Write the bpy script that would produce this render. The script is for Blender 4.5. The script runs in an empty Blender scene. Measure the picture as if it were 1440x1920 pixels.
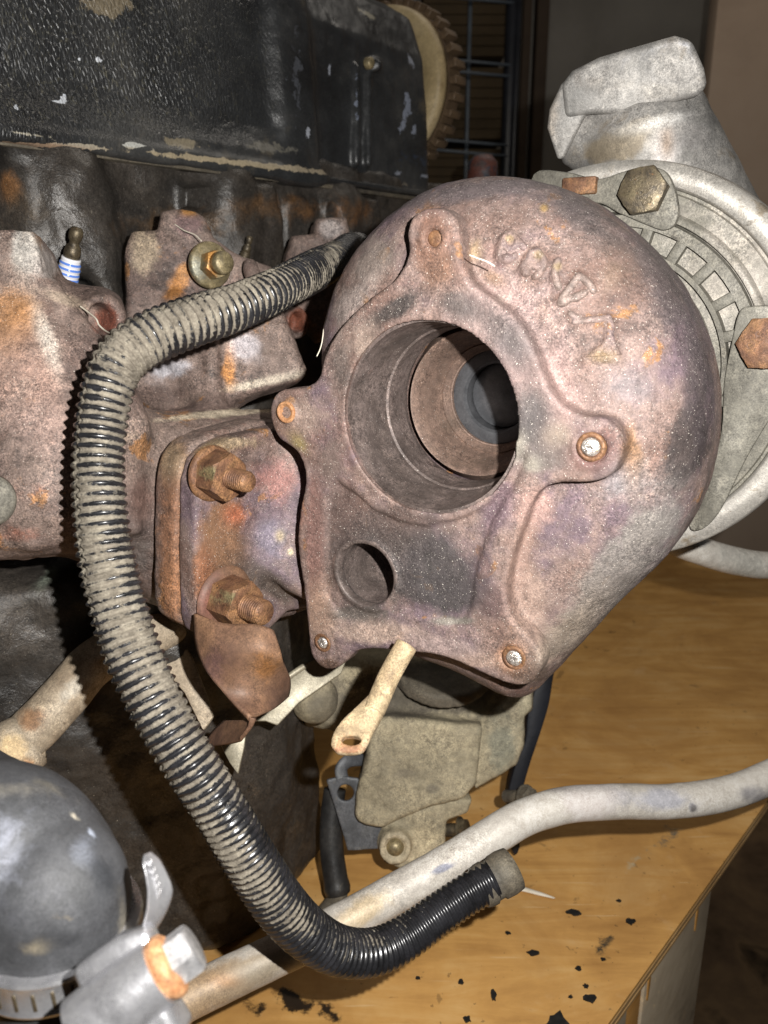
import bpy, bmesh, math, random
import numpy as np
from mathutils import Vector, Matrix
random.seed(7); np.random.seed(7)
SC = bpy.context.scene
COL = SC.collection
R = math.radians

# ------------------------------------------------------------------ camera, world, lamps
PITCH = R(16.0); FPX = 1500.0
CAM = np.array([0.0, 0.0, 1.32])
cam_d = bpy.data.cameras.new("camera"); cam = bpy.data.objects.new("camera", cam_d); COL.objects.link(cam)
cam.location = CAM; cam.rotation_euler = (R(90) - PITCH, 0, 0)
cam_d.sensor_fit = 'VERTICAL'; cam_d.sensor_height = 36.0; cam_d.sensor_width = 27.0
cam_d.lens = FPX / 1920 * 36.0
cam_d.clip_start = 0.02; cam_d.clip_end = 50
cam_d.dof.use_dof = True; cam_d.dof.focus_distance = 0.46; cam_d.dof.aperture_fstop = 11.0
SC.camera = cam
FWD = np.array([0, math.cos(PITCH), -math.sin(PITCH)]); UPC = np.array([0, math.sin(PITCH), math.cos(PITCH)]); RGT = np.array([1.0, 0, 0])

wd = bpy.data.worlds.new("World"); SC.world = wd; wd.use_nodes = True
wd.node_tree.nodes["Background"].inputs[0].default_value = (1.0, 0.93, 0.86, 1)
wd.node_tree.nodes["Background"].inputs[1].default_value = 0.012
# the phone's flash beside the lens
fl = bpy.data.lights.new("flash_lamp", 'AREA'); fl.shape = 'DISK'; fl.size = 0.008; fl.energy = 5.4; fl.color = (1.0, 0.975, 0.935)
flo = bpy.data.objects.new("flash_lamp", fl); COL.objects.link(flo)
flo.location = CAM + 0.050 * RGT + 0.036 * UPC + 0.004 * FWD; flo.rotation_euler = (R(90) - PITCH, 0, 0)
# dim ceiling lamp of the workshop, far above and behind
cl = bpy.data.lights.new("ceiling_lamp", 'AREA'); cl.shape = 'RECTANGLE'; cl.size = 1.2; cl.size_y = 0.3; cl.energy = 4.5; cl.color = (1.0, 0.92, 0.82)
clo = bpy.data.objects.new("ceiling_lamp", cl); COL.objects.link(clo); clo.location = (0.5, 1.3, 2.7)
SC.view_settings.view_transform = 'Standard'; SC.view_settings.look = 'None'; SC.view_settings.exposure = 0.25; SC.view_settings.gamma = 1.0
SC.cycles.use_denoising = True
SC.cycles.max_bounces = 6

# ------------------------------------------------------------------ geometry helpers
def nrm(v):
    v = np.asarray(v, float); return v / np.linalg.norm(v)
def ray(px, py):
    return FWD + (px - 720) / FPX * RGT - (py - 960) / FPX * UPC
def P(px, py, d):
    return CAM + ray(px, py) * d
def proj(V):
    Q = V - CAM; d = Q @ FWD
    return 720 + FPX * (Q @ RGT) / d, 960 - FPX * (Q @ UPC) / d, d
def az(deg):
    return np.array([math.sin(R(deg)), math.cos(R(deg)), 0.0])
UP = np.array([0, 0, 1.0])

class Frame:
    def __init__(s, O, Z, Xh=None):
        s.O = np.asarray(O, float); s.Z = nrm(Z)
        if Xh is None: Xh = np.cross(UP, s.Z)
        X = np.asarray(Xh, float); X = X - s.Z * (X @ s.Z); s.X = nrm(X); s.Y = np.cross(s.Z, s.X)
    def w(s, x, y, z=0.0):
        return s.O + x * s.X + y * s.Y + z * s.Z
    def W(s, L):
        L = np.asarray(L, float); return s.O + L[:, 0:1] * s.X + L[:, 1:2] * s.Y + L[:, 2:3] * s.Z
    def px(s, px, py, w=0.0):
        r = ray(px, py); Op = s.O + s.Z * w
        t = ((Op - CAM) @ s.Z) / (r @ s.Z); q = CAM + r * t - s.O
        return (q @ s.X, q @ s.Y)
    def at(s, px, py, w=0.0):
        x, y = s.px(px, py, w); return s.w(x, y, w)
    def poly(s, pts, w=0.0):
        return [s.px(a, b, w) for a, b in pts]
    def off(s, z):
        return Frame(s.O + s.Z * z, s.Z, s.X)
VIEWF = lambda px, py, d: Frame(P(px, py, d), -FWD, RGT)

def crom(pts, n=6, closed=False):
    p = np.asarray(pts, float); N = len(p); out = []
    rng = range(N) if closed else range(N - 1)
    for i in rng:
        if closed: a, b, c, d = p[i - 1], p[i], p[(i + 1) % N], p[(i + 2) % N]
        else: a, b, c, d = p[max(i - 1, 0)], p[i], p[i + 1], p[min(i + 2, N - 1)]
        for k in range(n):
            t = k / n
            out.append(0.5 * ((2 * b) + (c - a) * t + (2 * a - 5 * b + 4 * c - d) * t * t + (3 * b - a - 3 * c + d) * t ** 3))
    if not closed: out.append(p[-1])
    return np.array(out)

_lat = {}
def vnoise(Pt, scale, seed=0):
    if seed not in _lat: _lat[seed] = np.random.RandomState(seed).rand(32, 32, 32).astype(np.float32)
    L = _lat[seed]; q = np.asarray(Pt) * scale + 100.0; i = np.floor(q).astype(int); f = q - i; f = f * f * (3 - 2 * f); i = i & 31; j = (i + 1) & 31
    x0, y0, z0 = i[:, 0], i[:, 1], i[:, 2]; x1, y1, z1 = j[:, 0], j[:, 1], j[:, 2]; fx, fy, fz = f[:, 0], f[:, 1], f[:, 2]
    c = lambda a, b, t: a + (b - a) * t
    return c(c(c(L[x0, y0, z0], L[x1, y0, z0], fx), c(L[x0, y1, z0], L[x1, y1, z0], fx), fy),
             c(c(L[x0, y0, z1], L[x1, y0, z1], fx), c(L[x0, y1, z1], L[x1, y1, z1], fx), fy), fz)
def fbm(Pt, scale, seed=0, o=3):
    s = 0; a = 1; t = 0
    for k in range(o):
        s = s + a * (vnoise(Pt, scale * 2 ** k, seed + k) - .5); t += a; a *= .5
    return s / t * 2

# ------------------------------------------------------------------ signed distance castings
def sdf2(poly, x, y):
    p = np.asarray(poly, np.float32); q = np.roll(p, -1, 0)
    best = np.full(x.shape, 1e9, np.float32); ins = np.zeros(x.shape, bool)
    for (ax, ay), (bx, by) in zip(p, q):
        ex, ey = bx - ax, by - ay; L = ex * ex + ey * ey + 1e-14
        t = np.clip(((x - ax) * ex + (y - ay) * ey) / L, 0, 1)
        dx = x - ax - t * ex; dy = y - ay - t * ey
        best = np.minimum(best, dx * dx + dy * dy)
        if ay != by:
            c = ((ay > y) != (by > y)) & (x < ex * (y - ay) / (by - ay) + ax); ins ^= c
    d = np.sqrt(best); return np.where(ins, -d, d)

class Slab:
    def __init__(s, fr, poly, w0, w1, r=0.002, G=110, smooth=0):
        if smooth: poly = crom(poly, smooth, True)
        s.fr = fr; s.w0, s.w1, s.r = min(w0, w1), max(w0, w1), r
        p = np.asarray(poly); m = 0.02; lo = p.min(0) - m; hi = p.max(0) + m
        s.lo = lo; s.hi = hi; s.G = G
        xs = np.linspace(lo[0], hi[0], G, dtype=np.float32); ys = np.linspace(lo[1], hi[1], G, dtype=np.float32)
        X, Y = np.meshgrid(xs, ys, indexing='ij'); s.g = sdf2(p, X, Y)
        s.b = [fr.w(x, y, z) for x in (lo[0] + m, hi[0] - m) for y in (lo[1] + m, hi[1] - m) for z in (s.w0, s.w1)]
    def __call__(s, Q):
        q = Q - s.fr.O.astype(np.float32)
        x = q @ s.fr.X.astype(np.float32); y = q @ s.fr.Y.astype(np.float32); z = q @ s.fr.Z.astype(np.float32)
        u = np.clip((x - s.lo[0]) / (s.hi[0] - s.lo[0]) * (s.G - 1), 0, s.G - 1.001); v = np.clip((y - s.lo[1]) / (s.hi[1] - s.lo[1]) * (s.G - 1), 0, s.G - 1.001)
        i = u.astype(int); j = v.astype(int); fu = u - i; fv = v - j; g = s.g
        d2 = (g[i, j] * (1 - fu) + g[i + 1, j] * fu) * (1 - fv) + (g[i, j + 1] * (1 - fu) + g[i + 1, j + 1] * fu) * fv
        dz = np.abs(z - (s.w0 + s.w1) / 2) - (s.w1 - s.w0) / 2
        a = d2 + s.r; b = dz + s.r
        return np.sqrt(np.maximum(a, 0) ** 2 + np.maximum(b, 0) ** 2) + np.minimum(np.maximum(a, b), 0) - s.r
class Cone:
    def __init__(s, p0, p1, r0, r1=None):
        s.p0 = np.asarray(p0, np.float32); s.v = (np.asarray(p1) - p0).astype(np.float32); s.r0 = r0; s.r1 = r0 if r1 is None else r1
        m = max(s.r0, s.r1); s.b = [np.asarray(q) + m * np.array([i, j, k]) for q in (p0, p1) for i in (-1, 1) for j in (-1, 1) for k in (-1, 1)]
    def __call__(s, Q):
        q = Q - s.p0; t = np.clip((q @ s.v) / (s.v @ s.v), 0, 1)
        return np.sqrt(((q - t[..., None] * s.v) ** 2).sum(-1)) - (s.r0 + (s.r1 - s.r0) * t)
class Cyl:
    def __init__(s, p0, p1, r0, r1=None, rd=0.001):
        s.p0 = np.asarray(p0, np.float32); v = np.asarray(p1, float) - p0; s.L = np.linalg.norm(v); s.a = (v / s.L).astype(np.float32); s.r0 = r0; s.r1 = r0 if r1 is None else r1; s.rd = rd
        m = max(s.r0, s.r1); s.b = [np.asarray(q) + m * np.array([i, j, k]) for q in (p0, p1) for i in (-1, 1) for j in (-1, 1) for k in (-1, 1)]
    def __call__(s, Q):
        q = Q - s.p0; t = q @ s.a; rr = np.sqrt(np.maximum((q * q).sum(-1) - t * t, 0))
        a = rr - (s.r0 + (s.r1 - s.r0) * np.clip(t / s.L, 0, 1)) + s.rd; b = np.abs(t - s.L / 2) - s.L / 2 + s.rd
        return np.sqrt(np.maximum(a, 0) ** 2 + np.maximum(b, 0) ** 2) + np.minimum(np.maximum(a, b), 0) - s.rd
class Ell:
    def __init__(s, fr, rx, ry, rz):
        s.fr = fr; s.r = (rx, ry, rz)
        s.b = [fr.w(i * rx, j * ry, k * rz) for i in (-1, 1) for j in (-1, 1) for k in (-1, 1)]
    def __call__(s, Q):
        q = Q - s.fr.O.astype(np.float32)
        c = [q @ e.astype(np.float32) for e in (s.fr.X, s.fr.Y, s.fr.Z)]
        k0 = np.sqrt(sum((a / r) ** 2 for a, r in zip(c, s.r))); k1 = np.sqrt(sum((a / r ** 2) ** 2 for a, r in zip(c, s.r))) + 1e-6
        return k0 * (k0 - 1) / k1

class Vol:
    def __init__(s, fr, lo, hi, res):
        s.fr = fr; s.res = res; s.lo = np.array(lo, float); s.n = np.ceil((np.array(hi) - lo) / res).astype(int) + 1
        s.D = np.full(s.n, 0.05, np.float32)
    def _blk(s, b, m):
        L = np.array([[(p - s.fr.O) @ e for e in (s.fr.X, s.fr.Y, s.fr.Z)] for p in b])
        i0 = np.clip(np.floor((L.min(0) - m - s.lo) / s.res).astype(int), 0, s.n); i1 = np.clip(np.ceil((L.max(0) + m - s.lo) / s.res).astype(int) + 1, 0, s.n)
        return i0, i1
    def _pts(s, i0, i1):
        x = (s.lo[0] + s.res * np.arange(i0[0], i1[0])).astype(np.float32)[:, None, None, None] * s.fr.X.astype(np.float32)
        y = (s.lo[1] + s.res * np.arange(i0[1], i1[1])).astype(np.float32)[None, :, None, None] * s.fr.Y.astype(np.float32)
        z = (s.lo[2] + s.res * np.arange(i0[2], i1[2])).astype(np.float32)[None, None, :, None] * s.fr.Z.astype(np.float32)
        return x + y + z + s.fr.O.astype(np.float32)
    def add(s, pr, k=0.0, op='u'):
        i0, i1 = s._blk(pr.b, k + 4 * s.res)
        if (i1 <= i0).any(): return s
        d = pr(s._pts(i0, i1)); sl = tuple(slice(a, b) for a, b in zip(i0, i1)); D = s.D[sl]
        if op == 'u':
            if k > 0:
                h = np.maximum(k - np.abs(D - d), 0) / k; s.D[sl] = np.minimum(D, d) - h * h * k / 4
            else: s.D[sl] = np.minimum(D, d)
        else:
            d = -d
            if k > 0:
                h = np.maximum(k - np.abs(D - d), 0) / k; s.D[sl] = np.maximum(D, d) + h * h * k / 4
            else: s.D[sl] = np.maximum(D, d)
        return s
    def sub(s, pr, k=0.0): return s.add(pr, k, 's')
    def val(s, p):
        q = np.asarray(p, float) - s.fr.O; L = (np.array([q @ s.fr.X, q @ s.fr.Y, q @ s.fr.Z]) - s.lo) / s.res
        L = np.clip(L, 0, s.n - 1.001); i = L.astype(int); f = L - i; r = 0
        for a in (0, 1):
            for b in (0, 1):
                for c in (0, 1):
                    r += s.D[i[0] + a, i[1] + b, i[2] + c] * (f[0] if a else 1 - f[0]) * (f[1] if b else 1 - f[1]) * (f[2] if c else 1 - f[2])
        return r
    def hit(s, px, py, d0, d1=1.2):
        r = ray(px, py); d = d0
        while d < d1:
            v = s.val(CAM + r * d)
            if v < 0.0: return CAM + r * d
            d += min(max(v * .6, .0003), .0025)
        return CAM + r * d1
    def mesh(s, smooth=2, lump=None):
        D = s.D; D[0] = D[-1] = 0.01; D[:, 0] = D[:, -1] = 0.01; D[:, :, 0] = D[:, :, -1] = 0.01
        ins = D < 0; c = [ins[a:a + s.n[0] - 1, b:b + s.n[1] - 1, e:e + s.n[2] - 1] for a in (0, 1) for b in (0, 1) for e in (0, 1)]
        anyi = np.logical_or.reduce(c); alli = np.logical_and.reduce(c); act = anyi & ~alli
        I = np.argwhere(act); idx = np.full(act.shape, -1, np.int32); idx[act] = np.arange(len(I))
        pos = np.zeros((len(I), 3)); cnt = np.zeros(len(I))
        offs = [(a, b, e) for a in (0, 1) for b in (0, 1) for e in (0, 1)]
        val = {o: D[I[:, 0] + o[0], I[:, 1] + o[1], I[:, 2] + o[2]] for o in offs}
        for o in offs:
            for ax in range(3):
                if o[ax] == 0:
                    o2 = list(o); o2[ax] = 1; o2 = tuple(o2); v0, v1 = val[o], val[o2]
                    m = (v0 < 0) != (v1 < 0); t = v0[m] / (v0[m] - v1[m])
                    p = np.tile(np.array(o, float), (m.sum(), 1)); p[:, ax] += t; pos[m] += p; cnt[m] += 1
        V = I + pos / cnt[:, None]
        F = []
        for ax in range(3):
            a1, a2 = (ax + 1) % 3, (ax + 2) % 3
            sa = [slice(None)] * 3; sb = [slice(None)] * 3; sa[ax] = slice(0, -1); sb[ax] = slice(1, None)
            A = ins[tuple(sa)]; B = ins[tuple(sb)]; X = np.argwhere(A != B); fl = A[tuple(X.T)]
            ok = (X[:, a1] > 0) & (X[:, a2] > 0) & (X[:, a1] < s.n[a1] - 1) & (X[:, a2] < s.n[a2] - 1); X = X[ok]; fl = fl[ok]
            def g(d1, d2):
                Y = X.copy(); Y[:, a1] += d1; Y[:, a2] += d2; return idx[tuple(Y.T)]
            q = np.stack([g(-1, -1), g(0, -1), g(0, 0), g(-1, 0)], 1); q[~fl] = q[~fl][:, ::-1]; F.append(q)
        F = np.concatenate(F); F = F[(F >= 0).all(1)]
        e0 = F.ravel(); e1 = np.roll(F, -1, 1).ravel(); N = len(V)
        deg = np.bincount(e0, minlength=N) + np.bincount(e1, minlength=N)
        for _ in range(smooth):
            S = np.stack([np.bincount(e0, V[e1, k], N) + np.bincount(e1, V[e0, k], N) for k in range(3)], 1) / np.maximum(deg, 1)[:, None]
            V = V + 0.55 * (S - V)
        V = s.fr.W(V * s.res + s.lo)
        if lump:
            nr = vnormals(V, F)
            for sc_, amp, sd in lump: V = V + nr * (fbm(V, sc_, sd, 3) * amp)[:, None]
        return V, F

def vnormals(V, F):
    n = np.cross(V[F[:, 2]] - V[F[:, 0]], V[F[:, 3]] - V[F[:, 1]]); N = len(V); o = np.zeros((N, 3))
    for c in range(4):
        for k in range(3): o[:, k] += np.bincount(F[:, c], n[:, k], N)
    return o / (np.linalg.norm(o, axis=1)[:, None] + 1e-12)

# ------------------------------------------------------------------ objects
WLOC = {}
def srgb(c):
    if isinstance(c, str): c = tuple(int(c[i:i + 2], 16) / 255 for i in (0, 2, 4))
    return tuple(((x / 12.92) if x <= .04045 else ((x + .055) / 1.055) ** 2.4) for x in c)
def tagit(o, label=None, cat=None, group=None, kind=None):
    if label: o['label'] = label
    if cat: o['category'] = cat
    if group: o['group'] = group
    if kind: o['kind'] = kind
    return o
def thing(name, label, cat, loc, group=None):
    o = bpy.data.objects.new(name, None); o.empty_display_size = .02; COL.objects.link(o); o.location = loc; WLOC[o] = np.array(loc, float)
    return tagit(o, label, cat, group)
def mesh_obj(name, V, F, mat, parent=None, smooth=True, paint=None, attrs=None, label=None, cat=None, group=None, kind=None, loc=None):
    V = np.asarray(V, float)
    c = np.asarray(loc, float) if loc is not None else np.array([(V[:, 0].min() + V[:, 0].max()) / 2, (V[:, 1].min() + V[:, 1].max()) / 2, V[:, 2].min()])
    me = bpy.data.meshes.new(name)
    if isinstance(F, np.ndarray) and F.ndim == 2:
        me.vertices.add(len(V)); me.vertices.foreach_set('co', (V - c).astype(np.float32).ravel())
        k = F.shape[1]; me.loops.add(F.size); me.loops.foreach_set('vertex_index', F.astype(np.int32).ravel())
        me.polygons.add(len(F)); me.polygons.foreach_set('loop_start', np.arange(0, F.size, k, dtype=np.int32))
        me.update(calc_edges=True); me.validate()
    else:
        me.from_pydata((V - c).tolist(), [], [list(map(int, f)) for f in F])
    sm = np.full(len(me.polygons), smooth is not False); me.polygons.foreach_set('use_smooth', sm)
    if smooth == 'auto': me.set_sharp_from_angle(angle=R(38))
    if paint is None: paint = []
    if True:
        x, y, d = proj(V); col = np.zeros((len(V), 4)); 
        for p in paint:
            px, py, rx, c_, st = p[:5]; ry = p[5] if len(p) > 5 else rx; an = R(p[6]) if len(p) > 6 else 0
            dx = x - px; dy = y - py; u = (dx * math.cos(an) + dy * math.sin(an)) / rx; v = (-dx * math.sin(an) + dy * math.cos(an)) / ry
            g = np.exp(-(u * u + v * v) * 1.2) * st; cc = np.array(srgb(c_)); g = np.clip(g, 0, 1)
            na = g + col[:, 3] * (1 - g); wgt = np.where(na > 1e-5, g / np.maximum(na, 1e-5), 0)[:, None]
            col[:, :3] = col[:, :3] * (1 - wgt) + cc * wgt; col[:, 3] = na
        at = me.color_attributes.new('paint', 'FLOAT_COLOR', 'POINT'); at.data.foreach_set('color', col.astype(np.float32).ravel())
    if attrs:
        for n_, a in attrs.items():
            at = me.attributes.new(n_, 'FLOAT', 'POINT'); at.data.foreach_set('value', np.asarray(a, np.float32))
    if mat: me.materials.append(mat)
    o = bpy.data.objects.new(name, me); COL.objects.link(o); WLOC[o] = c
    if parent is not None: o.parent = parent; o.location = c - WLOC[parent]
    else: o.location = c
    return tagit(o, label, cat, group, kind)

def sweep(path, rad, seg=24, caps=True, ell=None, rmod=None, up=None):
    p = np.asarray(path, float); N = len(p); rad = np.broadcast_to(np.asarray(rad, float), (N,))
    t = np.gradient(p, axis=0); t /= np.linalg.norm(t, axis=1)[:, None]
    u = np.cross(t[0], up if up is not None else UP); 
    if np.linalg.norm(u) < 1e-3: u = np.cross(t[0], [1, 0, 0])
    u = nrm(u); th = np.arange(seg) * 2 * math.pi / seg; V = np.zeros((N, seg, 3))
    for i in range(N):
        u = nrm(u - t[i] * (u @ t[i])); v = np.cross(t[i], u)
        rr = rad[i] * (rmod[i] if rmod is not None else 1.0)
        e = ell if ell is not None else 1.0
        V[i] = p[i] + (np.cos(th) * rr)[:, None] * u + (np.sin(th) * rr * e)[:, None] * v
    F = []
    a = np.arange(seg); b = (a + 1) % seg
    for i in range(N - 1): F.append(np.stack([i * seg + a, i * seg + b, (i + 1) * seg + b, (i + 1) * seg + a], 1))
    F = np.concatenate(F); V = V.reshape(-1, 3)
    if caps:
        F = F.tolist(); F.append(list(range(seg))[::-1]); F.append(list(range((N - 1) * seg, N * seg)))
    return V, F
def tube(pts, n=10):
    return crom(np.array([P(*q) for q in pts]), n)
def lathe(fr, prof, seg=64, rf=None, arc=None):
    """prof: (radius, height along fr.Z); rf(i, ang) optional radius scale"""
    n = len(prof); th = np.arange(seg) * 2 * math.pi / seg; V = []
    for i, (r, h) in enumerate(prof):
        rr = r * (rf(i, th) if rf else 1.0) * np.ones(seg)
        V.append(fr.W(np.stack([np.cos(th) * rr, np.sin(th) * rr, np.full(seg, h)], 1)))
    V = np.concatenate(V); a = np.arange(seg); b = (a + 1) % seg; F = []
    for i in range(n - 1): F.append(np.stack([i * seg + a, i * seg + b, (i + 1) * seg + b, (i + 1) * seg + a], 1))
    return V, np.concatenate(F)
def bev(V, F, w=0.001, seg=2, ang=30):
    bm = bmesh.new(); vs = [bm.verts.new(v) for v in V]
    for f in F:
        try: bm.faces.new([vs[i] for i in f])
        except ValueError: pass
    bmesh.ops.recalc_face_normals(bm, faces=bm.faces)
    es = [e for e in bm.edges if len(e.link_faces) == 2 and e.calc_face_angle(0) > R(ang)]
    if w > 0: bmesh.ops.bevel(bm, geom=es, offset=w, offset_type='OFFSET', segments=seg, profile=.5, affect='EDGES', clamp_overlap=True)
    bm.verts.index_update(); V2 = np.array([v.co[:] for v in bm.verts]); F2 = [[v.index for v in f.verts] for f in bm.faces]; bm.free()
    return V2, F2
def prism(fr, poly, w0, w1, bw=0.001, seg=2):
    n = len(poly); V = [fr.w(x, y, w0) for x, y in poly] + [fr.w(x, y, w1) for x, y in poly]
    F = [list(range(n))[::-1], list(range(n, 2 * n))] + [[i, (i + 1) % n, n + (i + 1) % n, n + i] for i in range(n)]
    return bev(V, F, bw, seg)
def boxw(fr, x0, x1, y0, y1, z0, z1, bw=0.001, seg=2):
    return prism(fr, [(x0, y0), (x1, y0), (x1, y1), (x0, y1)], z0, z1, bw, seg)
def join(*ms):
    V = []; F = []; o = 0
    for v, f in ms:
        V.append(np.asarray(v)); F += [[int(i) + o for i in q] for q in f]; o += len(v)
    return np.concatenate(V), F
def sheet(rows, th, n1=5, n2=5):
    A = np.array(rows, float)                      # r x c x 3 control net
    B = np.array([crom(r, n2) for r in A]); B = np.swapaxes(np.array([crom(B[:, j], n1) for j in range(B.shape[1])]), 0, 1)
    r, c = B.shape[:2]; du = np.gradient(B, axis=0); dv = np.gradient(B, axis=1); nn = np.cross(du, dv); nn /= np.linalg.norm(nn, axis=2)[..., None] + 1e-9
    V = np.concatenate([(B + nn * th / 2).reshape(-1, 3), (B - nn * th / 2).reshape(-1, 3)]); o = r * c; F = []
    for i in range(r - 1):
        for j in range(c - 1):
            q = [i * c + j, i * c + j + 1, (i + 1) * c + j + 1, (i + 1) * c + j]; F.append(q); F.append([k + o for k in q[::-1]])
    bd = [(0, j) for j in range(c)] + [(i, c - 1) for i in range(1, r)] + [(r - 1, j) for j in range(c - 2, -1, -1)] + [(i, 0) for i in range(r - 2, 0, -1)]
    bd = [i * c + j for i, j in bd]
    for k in range(len(bd)): a, b = bd[k], bd[(k + 1) % len(bd)]; F.append([b, a, a + o, b + o])
    return V, F
def hexnut(fr, rad, h0, h1, hole=0, ch=0.12, rot=0):
    """hexagon with chamfered crown; radius is across corners"""
    V = []; F = []; n = 24
    rings = [(h0, 1.0, 0), (h1 - rad * ch, 1.0, 0), (h1, None, 0)]
    th = np.arange(n) * 2 * math.pi / n + rot
    def hexr(a):
        b = (a - rot) % (math.pi / 3) - math.pi / 6; return math.cos(math.pi / 6) / math.cos(b)
    top = rad * 0.885
    for h, s_, _ in rings:
        for a in th:
            rr = rad * hexr(a) if s_ else top
            hh = h
            if h == rings[1][0]: hh = h1 - max(0.0, (rad * hexr(a) - top)) * 0.75
            V.append(fr.w(rr * math.cos(a), rr * math.sin(a), hh))
    for k in range(2):
        for i in range(n): F.append([k * n + i, k * n + (i + 1) % n, (k + 1) * n + (i + 1) % n, (k + 1) * n + i])
    F.append([2 * n + i for i in range(n)]); F.append(list(range(n))[::-1])
    return np.array(V), F
def thread(fr, r, h0, h1, pitch=0.0014, dep=0.0006, seg=28, tip=0.0015):
    m = max(3, int((h1 - h0) / pitch * 5)); V = []; th = np.arange(seg) * 2 * math.pi / seg
    for i in range(m + 1):
        h = h0 + (h1 - h0) * i / m
        ph = (h / pitch - th / (2 * math.pi)) % 1.0; rr = r - dep * (1 - np.abs(ph * 2 - 1)) 
        e = max(0, h - (h1 - tip)); rr = np.minimum(rr, r - e * .8)
        V.append(fr.W(np.stack([np.cos(th) * rr, np.sin(th) * rr, np.full(seg, h)], 1)))
    V = np.concatenate(V); a = np.arange(seg); b = (a + 1) % seg; F = []
    for i in range(m): F += np.stack([i * seg + a, i * seg + b, (i + 1) * seg + b, (i + 1) * seg + a], 1).tolist()
    F.append([m * seg + i for i in range(seg)]); return V, F
def text_mesh(fr, body, size, ext=0.0003, bevel=0.0):
    cu = bpy.data.curves.new("lettering", 'FONT'); cu.body = body; cu.size = size; cu.extrude = ext; cu.bevel_depth = bevel; cu.align_x = 'CENTER'; cu.align_y = 'CENTER'
    o = bpy.data.objects.new("lettering_source", cu); COL.objects.link(o); dg = bpy.context.evaluated_depsgraph_get(); me = bpy.data.meshes.new_from_object(o.evaluated_get(dg))
    V = np.array([v.co[:] for v in me.vertices]); F = [list(p.vertices) for p in me.polygons]
    bpy.data.objects.remove(o); bpy.data.curves.remove(cu); bpy.data.meshes.remove(me)
    return fr.W(V), F
# ------------------------------------------------------------------ materials
class NT:
    def __init__(s, name):
        s.m = bpy.data.materials.new(name); s.m.use_nodes = True; s.t = s.m.node_tree; s.b = s.t.nodes['Principled BSDF']
        s.tc = s.t.nodes.new('ShaderNodeTexCoord'); s.vec = s.tc.outputs['Object']
    def L(s, a, b): s.t.links.new(a, b)
    def set(s, sock, v):
        if isinstance(v, bpy.types.NodeSocket): s.L(v, sock)
        elif isinstance(v, (tuple, list)) and len(v) == 3 and sock.type == 'RGBA': sock.default_value = (*v, 1)
        else: sock.default_value = v
    def noise(s, scale, detail=6, rough=.6, dist=0, vec=None, col=False, lac=2.0):
        n = s.t.nodes.new('ShaderNodeTexNoise'); n.inputs['Scale'].default_value = scale; n.inputs['Detail'].default_value = detail
        n.inputs['Roughness'].default_value = rough; n.inputs['Distortion'].default_value = dist; n.inputs['Lacunarity'].default_value = lac
        s.L(vec or s.vec, n.inputs['Vector']); return n.outputs['Color' if col else 'Fac']
    def voro(s, scale, feat='F1', vec=None, out='Distance', rnd=1):
        n = s.t.nodes.new('ShaderNodeTexVoronoi'); n.feature = feat; n.inputs['Scale'].default_value = scale; n.inputs['Randomness'].default_value = rnd
        s.L(vec or s.vec, n.inputs['Vector']); return n.outputs[out]
    def map(s, scale=(1, 1, 1), rot=(0, 0, 0), vec=None):
        n = s.t.nodes.new('ShaderNodeMapping'); n.inputs['Scale'].default_value = scale; n.inputs['Rotation'].default_value = rot; s.L(vec or s.vec, n.inputs['Vector']); return n.outputs[0]
    def ramp(s, f, stops):
        n = s.t.nodes.new('ShaderNodeValToRGB'); e = n.color_ramp.elements
        while len(e) < len(stops): e.new(.5)
        for x, (p, c) in zip(e, stops): x.position = p; x.color = (*c, 1) if len(c) == 3 else c
        s.L(f, n.inputs[0]); return n.outputs[0]
    def step(s, f, a, b, inv=False):
        n = s.t.nodes.new('ShaderNodeMapRange'); n.interpolation_type = 'SMOOTHSTEP'; n.inputs[1].default_value = a; n.inputs[2].default_value = b
        n.inputs[3].default_value = 1 if inv else 0; n.inputs[4].default_value = 0 if inv else 1; s.L(f, n.inputs[0]); return n.outputs[0]
    def rng(s, f, a, b, c, d):
        n = s.t.nodes.new('ShaderNodeMapRange'); 
        for i, v in enumerate((a, b, c, d)): n.inputs[i + 1].default_value = v
        s.L(f, n.inputs[0]); return n.outputs[0]
    def math(s, op, a, b=0.0, c=None):
        n = s.t.nodes.new('ShaderNodeMath'); n.operation = op; s.set(n.inputs[0], a); s.set(n.inputs[1], b)
        if c is not None: s.set(n.inputs[2], c)
        return n.outputs[0]
    def mix(s, f, a, b, mode='MIX'):
        n = s.t.nodes.new('ShaderNodeMix'); n.data_type = 'RGBA'; n.blend_type = mode; s.set(n.inputs[0], f); s.set(n.inputs[6], a); s.set(n.inputs[7], b); return n.outputs[2]
    def attr(s, name, out='Fac'):
        n = s.t.nodes.new('ShaderNodeAttribute'); n.attribute_name = name; return n.outputs[out]
    def bump(s, h, strength=1.0, dist=.001, nor=None):
        n = s.t.nodes.new('ShaderNodeBump'); n.inputs['Strength'].default_value = strength; n.inputs['Distance'].default_value = dist; s.L(h, n.inputs['Height'])
        if nor is not None: s.L(nor, n.inputs['Normal'])
        return n.outputs[0]
    def out(s, color=None, rough=None, metal=None, normal=None, spec=None, **kw):
        for k, v in (('Base Color', color), ('Roughness', rough), ('Metallic', metal), ('Normal', normal), ('Specular IOR Level', spec), *kw.items()):
            if v is not None: s.set(s.b.inputs[k], v)
        return s.m
H = srgb
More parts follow.
